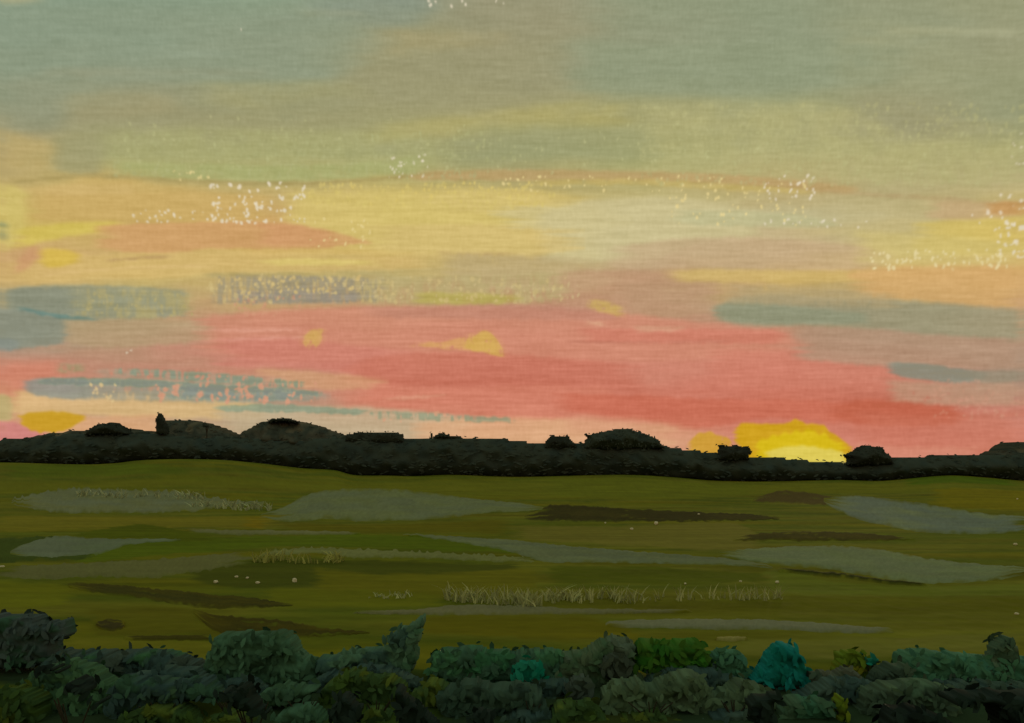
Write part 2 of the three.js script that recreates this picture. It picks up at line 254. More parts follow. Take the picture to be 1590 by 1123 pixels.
specks(62, 1345, 388, 1590, 418, 4, [228, 212, 160]); specks(12, 1500, 300, 1590, 350, 3.5, WHITE); specks(22, 1545, 340, 1590, 402, 4, WHITE); specks(7, 1570, 190, 1590, 260, 3.5, WHITE, 0.8);
specks(6, 645, 0, 840, 10, 3.6, WHITE, 0.85); specks(1, 374, 45, 376, 46, 3, WHITE); specks(3, 180, 543, 232, 548, 2, WHITE); specks(150, 180, 180, 1590, 270, 3.4, [190, 188, 134], 0.45);
specks(46, 330, 430, 560, 456, 4, [208, 182, 120], 0.85); specks(30, 560, 440, 900, 466, 3.6, [206, 186, 136], 0.6); specks(24, 130, 455, 300, 490, 4, [182, 168, 112], 0.7); specks(26, 350, 460, 470, 490, 4, [206, 150, 118], 0.6);
specks(34, 230, 596, 490, 624, 6.2, [210, 152, 122], 0.9); specks(260, 170, 205, 800, 276, 4.6, [176, 176, 124], 0.4); specks(420, 990, 160, 1590, 290, 4.8, [184, 180, 126], 0.36); specks(120, 480, 285, 860, 325, 4.6, [212, 192, 112], 0.5); specks(90, 320, 428, 880, 470, 5, [206, 184, 126], 0.6); specks(14, 135, 596, 190, 624, 3.6, [218, 190, 136], 0.95); specks(12, 150, 574, 400, 590, 4, [204, 140, 114], 0.85); specks(10, 560, 640, 720, 656, 3.4, [212, 158, 124], 0.8);
specks(80, 1450, 590, 1590, 650, 3.6, [206, 150, 124], 0.4);
// the glow where the sun stands, and its two smaller echoes: only here, so kept apart from the layers that go on round the sky
const sunlit = chart.slice();
const glow = { into: sunlit, grain: 0.5 };
cloud([[1066, 690, 706], [1085, 676, 710], [1105, 672, 712], [1140, 688, 712]], [205, 158, 48], { ...glow, a: 0.85, soft: 3, ends: 14, rough: 2, dry: 0.16 });
cloud([[1140, 664, 700], [1152, 656, 712], [1185, 660, 716], [1215, 656, 720], [1240, 654, 722], [1275, 662, 724], [1300, 676, 724], [1322, 694, 722]], [204, 160, 26], { ...glow, a: 0.94, soft: 3.5, ends: 12, rough: 3 });
cloud([[1172, 688, 712], [1200, 680, 716], [1230, 672, 722], [1275, 674, 724], [1312, 690, 724]], [214, 187, 26], { ...glow, a: 0.85, soft: 5, ends: 16, rough: 3 });
cloud([[1188, 702, 716], [1230, 694, 722], [1275, 696, 724], [1318, 706, 724]], [222, 204, 98], { ...glow, a: 0.85, soft: 4, ends: 16 });
cloud([[30, 646, 656], [48, 641, 668], [85, 640, 671], [108, 642, 666], [132, 645, 650]], [200, 156, 36], { ...glow, a: 0.92, soft: 3, ends: 10 });
cloud([[1326, 688, 724], [1400, 694, 724], [1520, 696, 724]], [213, 144, 118], { ...glow, a: 0.5, soft: 6, ends: 20 });
const level = new Float32Array(CH * 3);                          // the mean colour of each height, for the sky to the sides and behind
for (let y = 0; y < CH; y++) for (let k = 0; k < 3; k++) { let t = 0; for (let x = 0; x < CW; x += 3) t += chart[(y * CW + x) * 3 + k]; level[y * 3 + k] = t / Math.ceil(CW / 3); }
const SKY_W = 4096, SKY_H = 2048, skyData = new Float32Array(SKY_W * SKY_H * 4), SIDE = Math.atan(CX / F) * 0.995;
const LIN = new Float32Array(2561); for (let i = 0; i <= 2560; i++) LIN[i] = lin(i / 10);
for (let row = 0; row < SKY_H; row++) {
  const el = ((row + 0.5) / SKY_H - 0.5) * Math.PI;
  for (let col = 0; col < SKY_W; col++) {
    const p = (row * SKY_W + col) * 4; skyData[p + 3] = 1;
    if (el <= -0.01) { skyData[p] = 0.1; skyData[p + 1] = 0.1; skyData[p + 2] = 0.06; continue; }
    let az = ((col + 0.5) / SKY_W - 0.25) * 2 * Math.PI;        // bearing from the middle of the west
    if (az > Math.PI) az -= 2 * Math.PI;
    const here = Math.abs(az) < SIDE, past = (Math.abs(az) - SIDE) * 0.22;   // to the sides the layers run on as long streaks
    const a = here ? az : Math.sign(az) * (SIDE - past), from = here ? sunlit : chart;
    const x = clamp(CX + F * Math.tan(a), 0, CW - 1.01), yy = HZ - F * Math.tan(Math.min(el, 1.5)) / Math.cos(here ? a : SIDE), away = here ? 0 : 0.85 * step(0, 0.3, Math.abs(az) - SIDE), jw = Math.round(clamp(yy + (fbm(Math.cos(az) * 3 + 9, Math.sin(az) * 3 + el * 14) - 0.5) * 70, 0, CH - 1)) * 3, y = clamp(yy, 0, CH - 1.01);
    const i = Math.floor(x), j = Math.floor(y), u = x - i, v = y - j, q = (j * CW + i) * 3, high = step(0, -500, yy) ;
    const weave = (noise(x / 30, yy / 2.3 + 7) - 0.5) * 9 + (noise(x / 9 + 40, yy / 1.8) - 0.5) * 6 + (noise(x / 2 + 3, yy / 9) - 0.5) * 6 + (noise(x / 1.7, yy / 1.7 + 90) - 0.5) * 4;
    for (let k = 0; k < 3; k++) {
      let c = (from[q + k] * (1 - u) + from[q + 3 + k] * u) * (1 - v) + (from[q + CW * 3 + k] * (1 - u) + from[q + CW * 3 + 3 + k] * u) * v;
      c += (level[jw + k] - c) * away;
      if (yy < 0) c += ([142, 150, 124][k] + (fbm(az * 4, el * 9) - 0.5) * 24 - c) * step(0, -60, yy) * (0.6 + 0.4 * high);
      skyData[p + k] = LIN[Math.round(clamp(c + weave, 0, 255) * 10)];
    }
  }
}
const sky = new THREE.DataTexture(skyData, SKY_W, SKY_H, THREE.RGBAFormat, THREE.FloatType);
sky.mapping = THREE.EquirectangularReflectionMapping;
sky.magFilter = sky.minFilter = THREE.LinearFilter;
sky.needsUpdate = true;
scene.background = sky;
scene.environment = sky;

// ---------------------------------------------------------------- names, labels
const taken = {};
function numbered(name) { const n = (taken[name] = (taken[name] ?? -1) + 1); return n ? name + '_' + String(n).padStart(3, '0') : name; }
function tag(o, label, { category, group, kind } = {}) {
  o.userData.label = label;
  if (category) o.userData.category = category;
  if (group) o.userData.group = group;
  if (kind) o.userData.kind = kind;
  return o;
}
const matte = new THREE.MeshPhysicalMaterial({ vertexColors: true, roughness: 1, metalness: 0, specularIntensity: 0.08, side: THREE.DoubleSide });
const leafy = new THREE.MeshPhysicalMaterial({ vertexColors: true, roughness: 1, metalness: 0, specularIntensity: 0.12, side: THREE.DoubleSide });
const bark = new THREE.MeshStandardMaterial({ color: new THREE.Color(0.035, 0.03, 0.022), roughness: 1 });
const stoneMat = new THREE.MeshStandardMaterial({ color: new THREE.Color(0.72, 0.68, 0.56), roughness: 0.9 });
function meshOf(name, geometry, material, parent) {
  const m = new THREE.Mesh(geometry, material);
  m.name = parent === scene ? numbered(name) : name; m.castShadow = m.receiveShadow = true; parent.add(m); return m;
}
// base colours, written as the colour each thing has in this evening light (sRGB) over the strength of that light
const UP = [0.36, 0.34, 0.2], SIDEWAYS = [0.195, 0.175, 0.108], EASTWARD = [0.24, 0.2, 0.14];
const dye = ([r, g, b], light) => [clamp(lin(r) / light[0], 0.006, 0.9), clamp(lin(g) / light[1], 0.006, 0.9), clamp(lin(b) / light[2], 0.006, 0.9)];

// ---------------------------------------------------------------- the ground: a bank at the eye, a level meadow, a gentle swell on the far side
const WOOD = 210;                                               // metres to the edge of the wood
const FOOT = [[-60, 719], [0, 718], [130, 721], [180, 719], [215, 715], [270, 713], [340, 714], [400, 719], [470, 727], [520, 730], [548, 737], [600, 738], [640, 739], [700, 737], [800, 740], [900, 738], [980, 737], [1050, 741], [1110, 746], [1200, 747], [1300, 745], [1370, 746], [1440, 740], [1480, 738], [1530, 741], [1590, 746], [1700, 746]];
function ground(x, z) {
  const d = -z;
  if (d < 12) return 4.3 * (1 - step(-2, 11.5, d));
  const h = EYE - (curve(FOOT, CX + F * clamp(x / d, -0.9, 0.9)) - HZ) * WOOD / F;
  return h * step(70, WOOD, d) + (-4 - h) * step(WOOD + 25, 420, d);
}
function onGround(px, py) {                                     // the point of the ground under a given line of sight
  const s = (px - CX) / F, k = (py - HZ) / F;
  let a = 12, b = WOOD;
  for (let i = 0; i < 60; i++) { const m = (a + b) / 2; if (EYE - k * m > ground(s * m, -m)) a = m; else b = m; }
  return [s * a, ground(s * a, -a), -a];
}
const SOIL = [[79, 73, 11], [71, 70, 9], [59, 65, 11], [74, 73, 15], [64, 62, 9]].map((c) => dye(c, UP));
function meadow(x, z) {                                         // the mixture of grasses at a place
  const n = fbm(x / 22 + 5, z / 3.6 + 2), m = fbm(x / 7 + 31, z / 1.1 + 8), f = noise(x / 0.5, z / 0.16), i = clamp(n * 6.2 - 0.9, 0, 3.999), a = SOIL[Math.floor(i)], b = SOIL[Math.floor(i) + 1], t = i % 1;
  const q = noise(x / 9 + 60, z / 0.45), g = 0.7 + 0.4 * m + 0.18 * (f - 0.5) + 0.2 * (q - 0.3);
  return a.map((c, k) => (c + (b[k] - c) * t) * g);
}
const BANDS = [];                                               // broad tints of the meadow, kept by bearing and distance
function band(edge, color, soft = 0.08, a = 0.85) {
  const p = edge.map(([x, t, b]) => [(x - CX) / F, -onGround(x, t)[2], -onGround(x, b)[2]]);
  BANDS.push({ s0: p[0][0], s1: p[p.length - 1][0], far: p.map((q) => [q[0], q[1]]), near: p.map((q) => [q[0], q[2]]), c: dye(color, UP), soft, a });
}
band([[-40, 745, 770], [400, 742, 760], [800, 745, 775], [1200, 752, 768], [1640, 752, 770]], [74, 74, 11], 0.1, 0.7);
band([[0, 720, 745], [150, 722, 742], [300, 728, 740]], [60, 69, 9], 0.1, 0.8);
band([[1400, 744, 756], [1590, 748, 756]], [52, 67, 5], 0.06, 0.9);
band([[1440, 760, 790], [1500, 758, 790], [1620, 762, 796]], [84, 76, 5], 0.06, 0.85);
band([[-20, 800, 828], [100, 800, 824], [300, 802, 820], [440, 800, 822]], [82, 76, 15], 0.05, 0.85);
band([[370, 802, 822], [420, 800, 822]], [90, 75, 5], 0.06, 0.8);
band([[430, 812, 828], [600, 814, 828], [800, 805, 830]], [68, 63, 7], 0.05, 0.8);
band([[790, 816, 836], [960, 816, 848], [1140, 812, 856], [1190, 840, 852]], [78, 73, 21], 0.05, 0.9);
band([[840, 744, 770], [1000, 744, 776], [1180, 752, 770]], [70, 73, 11], 0.07, 0.8);
band([[100, 866, 874], [200, 842, 868], [300, 836, 860], [450, 832, 850], [600, 830, 852], [700, 838, 856], [820, 850, 860]], [58, 69, 7], 0.03, 0.9);
band([[105, 832, 838], [180, 818, 836], [230, 815, 838], [290, 825, 840], [340, 836, 841]], [56, 62, 5], 0.02, 0.95);
band([[280, 880, 902], [380, 872, 914], [500, 868, 912], [600, 870, 900], [700, 874, 892], [820, 876, 886]], [48, 52, 9], 0.04, 0.9);
band([[480, 880, 930], [600, 890, 936], [760, 885, 920], [846, 880, 912]], [72, 69, 9], 0.05, 0.85);
band([[845, 878, 906], [1000, 880, 908], [1200, 892, 906]], [56, 61, 7], 0.03, 0.9);
band([[400, 912, 944], [560, 916, 946], [700, 922, 944]], [70, 71, 9], 0.04, 0.85);
band([[640, 956, 986], [900, 956, 996], [1000, 980, 992]], [70, 65, 7], 0.04, 0.85);
band([[1210, 920, 950], [1400, 926, 956], [1620, 912, 950]], [64, 63, 7], 0.04, 0.85);
band([[1180, 880, 920], [1350, 906, 926], [1620, 904, 930]], [70, 75, 17], 0.05, 0.8);
band([[1130, 990, 1020], [1250, 990, 1024], [1420, 986, 1020], [1600, 980, 1004]], [74, 73, 21], 0.04, 0.8);
band([[-30, 900, 944], [60, 904, 946], [120, 912, 940]], [74, 75, 9], 0.05, 0.85);
band([[130, 946, 990], [260, 940, 990], [380, 962, 990]], [66, 63, 9], 0.05, 0.85);
band([[90, 994, 1016], [200, 990, 1010], [320, 992, 1030], [345, 1000, 1030]], [76, 73, 13], 0.03, 0.9);
band([[-60, 1030, 1180], [400, 1040, 1180], [800, 1040, 1180], [1200, 1040, 1180], [1650, 1030, 1180]], [26, 39, 21], 0.05, 0.95);
band([[-40, 1058, 1180], [40, 1066, 1180], [75, 1090, 1180]], [46, 53, 9], 0.02, 0.9);
band([[205, 1080, 1112], [250, 1068, 1112], [290, 1076, 1106], [300, 1084, 1180], [400, 1086, 1180]], [42, 47, 9], 0.02, 0.9);
band([[495, 1050, 1180], [560, 1036, 1180], [680, 1040, 1180], [700, 1060, 1180]], [38, 50, 11], 0.02, 0.92);
band([[844, 1076, 1180], [900, 1086, 1180], [1060, 1092, 1180]], [38, 43, 13], 0.02, 0.9);
function grassAt(x, z) {
  const d = -z, s = x / Math.max(Math.abs(d), 12), c = meadow(x, z);
  if (d > 12) for (const b of BANDS) if (s > b.s0 && s < b.s1) {
    const j = 1 + (fbm(x * 0.7 + 3, z * 1.5) - 0.5) * 0.05, far = curve(b.far, s) * j, near = curve(b.near, s) * j, w = b.soft;
    const al = b.a * step(near * (1 - w * 0.2), near * (1 + w * 0.6), d) * (1 - step(far * (1 - w * 0.6), far * (1 + w * 0.2), d)) * step(b.s0, b.s0 + 0.03, s + (noise(s * 60, d * 4) - 0.5) * 0.03) * (1 - step(b.s1 - 0.03, b.s1, s + (noise(s * 60 + 9, d * 4) - 0.5) * 0.03));
    const g = 0.74 + 0.34 * fbm(x / 5 + 11, z / 0.8) + 0.16 * (noise(x / 0.4, z / 0.15 + 3) - 0.5) + 0.2 * (noise(x / 8 + 20, z / 0.4) - 0.35);
    for (let k = 0; k < 3; k++) c[k] += (b.c[k] * g * 1.03 - c[k]) * al;
  }
  return c;
}
{
  const ss = [], ds = [];
  for (let s = -0.92; s <= 0.9201; s += 0.0032) ss.push(s);
  for (const s of [1.1, 1.4, 2, 3.5, 7, 15, 40, 120]) { ss.push(s); ss.unshift(-s); }
  for (const d of [-4000, -600, -120, -40, -14, -6, -2, 0, 1.5, 3, 4.5, 6, 7.5, 9, 10.5]) ds.push(d);
  for (let py = 1190; py > 734; py -= 1.5) ds.push(F * EYE / (py - HZ));
  for (const d of [400, 440, 500, 620, 900, 1600, 3200, 7000, 14000]) ds.push(d);
  const pos = [], col = [], idx = [], nx = ss.length;
  ds.forEach((d) => ss.forEach((s) => {
    const x = s * Math.max(Math.abs(d), 12), z = -d, y = ground(x, z) + (d > 12 && d < 150 ? (fbm(x * 1.3, z * 1.3) - 0.5) * 0.05 : 0), c = grassAt(x, z);
    pos.push(x, y, z); col.push(...c);
  }));
  for (let r = 0; r < ds.length - 1; r++) for (let c = 0; c < nx - 1; c++) { const a = r * nx + c, b = a + 1, e = a + nx, f = e + 1; idx.push(a, b, e, b, f, e); }
  const g = new THREE.BufferGeometry();
  g.setAttribute('position', new THREE.Float32BufferAttribute(pos, 3)); g.setAttribute('color', new THREE.Float32BufferAttribute(col, 3)); g.setIndex(idx); g.computeVertexNormals();
  tag(meshOf('meadow', g, matte, scene), 'olive green meadow of mixed grasses running back to the dark wood', { kind: 'structure' });
}

// ---------------------------------------------------------------- strips and patches of other grass standing a little proud of the meadow
const r1 = rng(5);
function patch(name, label, edge, color, { lift = 0.06, rag = 1.6, comb = 0, tint = null, mix = 0.5, dry = 0 } = {}) {
  const x0 = edge[0][0], x1 = edge[edge.length - 1][0], tops = edge.map((e) => [e[0], e[1]]), bots = edge.map((e) => [e[0], e[2]]), seed = r1() * 500, n = Math.ceil((x1 - x0) / 1.6);
  const rows = clamp(Math.ceil(Math.max(...edge.map((e) => e[2] - e[1])) / 1.8), 4, 26), pos = [], col = [], idx = [], base = dye(color, UP), other = dye(tint ?? color, UP);
  for (let i = 0; i <= n; i++) {
    const px = x0 + (x1 - x0) * i / n, grow = step(0, 0.03, i / n) * (1 - step(0.97, 1, i / n));
    let t = curve(tops, px) + (fbm(px / 7 + seed, 1) - 0.5) * rag * 2, b = curve(bots, px) + (fbm(px / 9 + seed, 5) - 0.5) * rag * 2;
    if (comb) { t -= comb * Math.max(0, noise(px / 4 + seed, 8) - 0.45); b += comb * 0.5 * Math.max(0, noise(px / 5 + seed, 12) - 0.5); }
    if (b < t + 0.2) { const m = (t + b) / 2; t = m - 0.1; b = m + 0.1; }
    for (let j = 0; j <= rows; j++) {
      const v = j / rows, [x, y, z] = onGround(px, t + (b - t) * v), edgeLift = Math.min(1, Math.min(v, 1 - v) * 6) * grow, d = -z;
      const bump = lift * (0.7 + 0.6 * noise(x * 1.5, z * 1.5));
      pos.push(x, y - 0.03 + (bump + 0.03 + d * 0.0006) * edgeLift, z);
      const m = clamp((fbm(px / 60 + seed, v * 5) - 0.5) * 3 + 0.5) * mix, g = 0.8 + 0.26 * fbm(x / 4 + seed, z / 0.9) + 0.18 * (noise(px / 2.5, v * rows + seed) - 0.5) + 0.12 * (fbm(px / 22 + seed, v * 3 + 8) - 0.5);
      const strand = noise(px / 46 + seed, v * rows * 0.55 + seed), u = i / n, tail = Math.min(u, 1 - u), round = grassAt(x, z);
      const own = step(0.0, 0.17, Math.min(v, 1 - v) + (noise(px / 9 + seed, v * 9) - 0.5) * 0.12 + 0.02) * step(0, 0.1, tail + (strand - 0.5) * 0.16) * (dry ? step(dry - 0.2, dry + 0.12, 0.6 * strand + 0.4 * noise(px / 7, v * rows * 0.8 + seed) + Math.min(v, 1 - v) * 0.5) : 1);
      for (let k = 0; k < 3; k++) col.push(round[k] + ((base[k] + (other[k] - base[k]) * m) * g - round[k]) * own);
    }
  }
  for (let i = 0; i < n; i++) for (let j = 0; j < rows; j++) { const a = i * (rows + 1) + j, b = a + 1, c = a + rows + 1, d = c + 1; idx.push(a, b, c, b, d, c); }
  const g = new THREE.BufferGeometry();
  g.setAttribute('position', new THREE.Float32BufferAttribute(pos, 3)); g.setAttribute('color', new THREE.Float32BufferAttribute(col, 3)); g.setIndex(idx); g.computeVertexNormals();
  return tag(meshOf(name, g, matte, scene), label, { kind: 'structure' });
}
const pale = 'pale_grass_patch', dark = 'dark_grass_strip';
patch('green_grass_patch', 'dark green grass round the small pale patch at the left edge', [[-30, 834, 880], [20, 832, 878], [70, 830, 874], [120, 836, 872], [150, 850, 866]], [44, 54, 14], { lift: 0.03 });
patch(pale, 'long pale grass patch at far left with a frayed upper edge', [[14, 776, 782], [50, 768, 792], [90, 760, 797], [150, 758, 798], [260, 763, 797], [330, 773, 790], [372, 779, 784], [420, 778, 786]], [80, 82, 46], { comb: 9, tint: [76, 82, 60] });
patch(pale, 'largest pale grass patch, left of the middle below the wood', [[400, 800, 803], [440, 787, 811], [470, 770, 811], [500, 761, 808], [550, 757, 811], [600, 757, 812], [680, 765, 808], [740, 774, 799], [800, 780, 795], [852, 789, 793]], [78, 83, 46], { tint: [72, 78, 54] });
patch(pale, 'small greenish pale patch near the left edge under a green arch', [[10, 858, 862], [40, 843, 868], [80, 831, 871], [140, 834, 866], [200, 837, 847], [250, 838, 842], [285, 838, 840]], [72, 80, 50], { tint: [74, 78, 56] });
patch(pale, 'pale leaf shaped grass patch at upper right below the wood', [[1272, 775, 778], [1300, 770, 794], [1340, 769, 810], [1400, 775, 823], [1450, 783, 830], [1540, 797, 831], [1610, 801, 824]], [84, 90, 56], { tint: [72, 80, 62], mix: 0.8 });
patch(pale, 'pale grass patch at right with a dark line along its lower edge', [[1110, 857, 865], [1190, 849, 877], [1280, 846, 886], [1350, 849, 898], [1420, 861, 906], [1470, 869, 908], [1540, 876, 903], [1610, 881, 890]], [80, 87, 50], { tint: [76, 82, 54] });
patch(pale, 'narrow grey green band slanting across the middle of the meadow', [[620, 829, 831], [700, 833, 841], [800, 838, 860], [840, 842, 873], [920, 850, 875], [1050, 860, 877], [1130, 868, 879], [1205, 879, 884]], [76, 81, 48], { tint: [68, 74, 50] });
patch(pale, 'thin pale streak of grass just under the slanting grey green band', [[400, 856, 866], [480, 852, 860], [550, 853, 866], [650, 858, 867], [750, 863, 872], [835, 868, 873]], [80, 82, 40], { comb: 8 });
patch(pale, 'thin pale streak of grass right of the green arch', [[285, 821, 825], [350, 823, 831], [450, 824, 831], [565, 828, 831]], [78, 78, 42]);
patch(pale, 'broad dull olive band of grass below the small greenish patch', [[-20, 880, 898], [60, 876, 902], [150, 872, 898], [250, 866, 898], [340, 859, 884], [400, 854, 876]], [72, 72, 34], { lift: 0.04, rag: 3 });
patch(pale, 'low pale band under the row of pale reeds', [[540, 951, 954], [640, 948, 955], [700, 940, 956], [800, 940, 956], [900, 946, 955], [1000, 948, 953], [1080, 949, 952]], [78, 76, 44]);
patch(pale, 'lowest pale streak just above the bushes right of the middle', [[935, 967, 974], [1000, 962, 977], [1100, 961, 979], [1200, 963, 979], [1300, 970, 984], [1395, 979, 984]], [80, 81, 52]);
patch(pale, 'tiny pale dash of grass above the bright green shrub', [[1112, 992, 995], [1135, 991, 996], [1160, 992, 995]], [94, 88, 40]);
patch(dark, 'long black brown strip below the wood right of the middle', [[810, 801, 806], [840, 787, 810], [870, 782, 811], [960, 788, 812], [1080, 794, 811], [1160, 798, 809], [1216, 803, 807]], [38, 36, 11], { dry: 0.36, lift: 0.03, tint: [50, 46, 13], rag: 2.4 });
patch(dark, 'short brown strip at the tip of the leaf shaped patch', [[1168, 776, 780], [1210, 761, 783], [1250, 763, 785], [1285, 769, 784], [1300, 771, 776]], [56, 48, 18], { dry: 0.42, lift: 0.03 });
patch(dark, 'thin dark strip between the two pale patches at right', [[1135, 837, 840], [1180, 828, 841], [1240, 825, 841], [1340, 827, 841], [1400, 834, 840], [1426, 837, 839]], [42, 40, 9], { dry: 0.42, lift: 0.03, tint: [60, 52, 12], rag: 2 });
patch(dark, 'black line along the lower edge of the right pale patch', [[1205, 885, 888], [1300, 891, 898], [1380, 903, 908], [1442, 909, 911]], [36, 38, 10], { dry: 0.42, lift: 0.1 });
patch(dark, 'upper dark brown tongue of grass at lower left', [[100, 905, 912], [150, 905, 922], [230, 912, 932], [320, 920, 947], [400, 929, 945], [440, 936, 942], [460, 939, 941]], [42, 41, 11], { dry: 0.42, lift: 0.03, rag: 2.6, tint: [58, 52, 10] });
patch(dark, 'lower dark brown tongue of grass just above the bushes at left', [[296, 944, 948], [330, 952, 980], [380, 956, 992], [430, 960, 993], [500, 973, 990], [540, 979, 987], [578, 982, 984]], [43, 40, 9], { dry: 0.42, lift: 0.03, rag: 2.6, tint: [60, 52, 8] });
patch(dark, 'thin dark line of grass above the left bushes', [[190, 988, 994], [260, 988, 996], [330, 986, 996]], [48, 45, 10], { dry: 0.42, lift: 0.03 });
patch(dark, 'small dark blot of grass above the left bushes', [[148, 968, 972], [162, 962, 980], [180, 961, 982], [194, 966, 976]], [42, 38, 14], { dry: 0.42, lift: 0.06, rag: 3 });

// ---------------------------------------------------------------- rows of pale reeds
function reeds(label, spots, n, color, seed, hgt) {
  const r = rng(seed), pos = [], col = [], idx = [], base = dye(color, SIDEWAYS);
  for (let i = 0; i < n; i++) {
    const [x0, y0, x1, y1] = spots[Math.floor(r() * spots.length)], px = x0 + (x1 - x0) * r(), [cx, cy, cz] = onGround(px, y0 + (y1 - y0) * (px - x0) / (x1 - x0) + (r() - 0.5) * 7), blades = 2 + Math.floor(r() * 4), k = -cz / F;
    for (let b = 0; b < blades; b++) {
      const h = hgt * k * (0.25 + r() * 0.75), w = k * (0.9 + r() * 0.9), lean = (r() - 0.5) * (r() < 0.3 ? 3.2 : 1.3) * h, bx = cx + (r() - 0.5) * 7 * k, bz = cz + (r() - 0.5) * 0.4, tw = r() * 3.1, dx = Math.cos(tw) * w, dz = Math.sin(tw) * w, g = 0.55 + r() * 0.6;
      const at = pos.length / 3;
      for (const [t, ww] of [[0, 1], [0.4, 0.85], [0.75, 0.5], [1, 0.08]]) for (const s of [-1, 1]) { pos.push(bx + s * dx * ww + lean * t * t, cy - 0.02 + h * t, bz + s * dz * ww); col.push(...base.map((c) => c * g)); }
      for (let q = 0; q < 3; q++) { const a = at + q * 2; idx.push(a, a + 1, a + 2, a + 1, a + 3, a + 2); }
    }
  }
  const g = new THREE.BufferGeometry();
  g.setAttribute('position', new THREE.Float32BufferAttribute(pos, 3)); g.setAttribute('color', new THREE.Float32BufferAttribute(col, 3)); g.setIndex(idx); g.computeVertexNormals();
  return tag(meshOf('reeds', g, leafy, scene), label, { kind: 'stuff' });
}
reeds('long row of pale reeds standing in the middle of the meadow', [[690, 932, 850, 944], [690, 930, 1000, 934], [850, 932, 1215, 930]], 190, [90, 88, 50], 21, 25);
reeds('pale frayed reeds on the right end of the far left patch', [[300, 786, 420, 792], [120, 770, 320, 775]], 110, [84, 86, 54], 22, 13);
reeds('short pale reeds left of the thin pale streak', [[390, 872, 530, 872]], 46, [84, 82, 36], 23, 20);
reeds('small tuft of pale reeds left of the long reed row', [[576, 926, 640, 926]], 20, [92, 92, 56], 24, 10);

// ---------------------------------------------------------------- masses of foliage: a solid heart inside a coat of leaves, grown to an outline and to its own thickness
function inside(poly, x, y) {
  let c = false;
  for (let i = 0, j = poly.length - 1; i < poly.length; j = i++) { const [xi, yi] = poly[i], [xj, yj] = poly[j]; if ((yi > y) !== (yj > y) && x < (xj - xi) * (y - yi) / (yj - yi) + xi) c = !c; }
  return c;
}
function toEdge(poly, x, y) {
  let m = 1e9;
  for (let i = 0, j = poly.length - 1; i < poly.length; j = i++) {
    const [ax, ay] = poly[j], [bx, by] = poly[i], dx = bx - ax, dy = by - ay, t = clamp(((x - ax) * dx + (y - ay) * dy) / (dx * dx + dy * dy || 1)), u = x - ax - dx * t, v = y - ay - dy * t;
    m = Math.min(m, u * u + v * v);
  }
  return Math.sqrt(m);
}
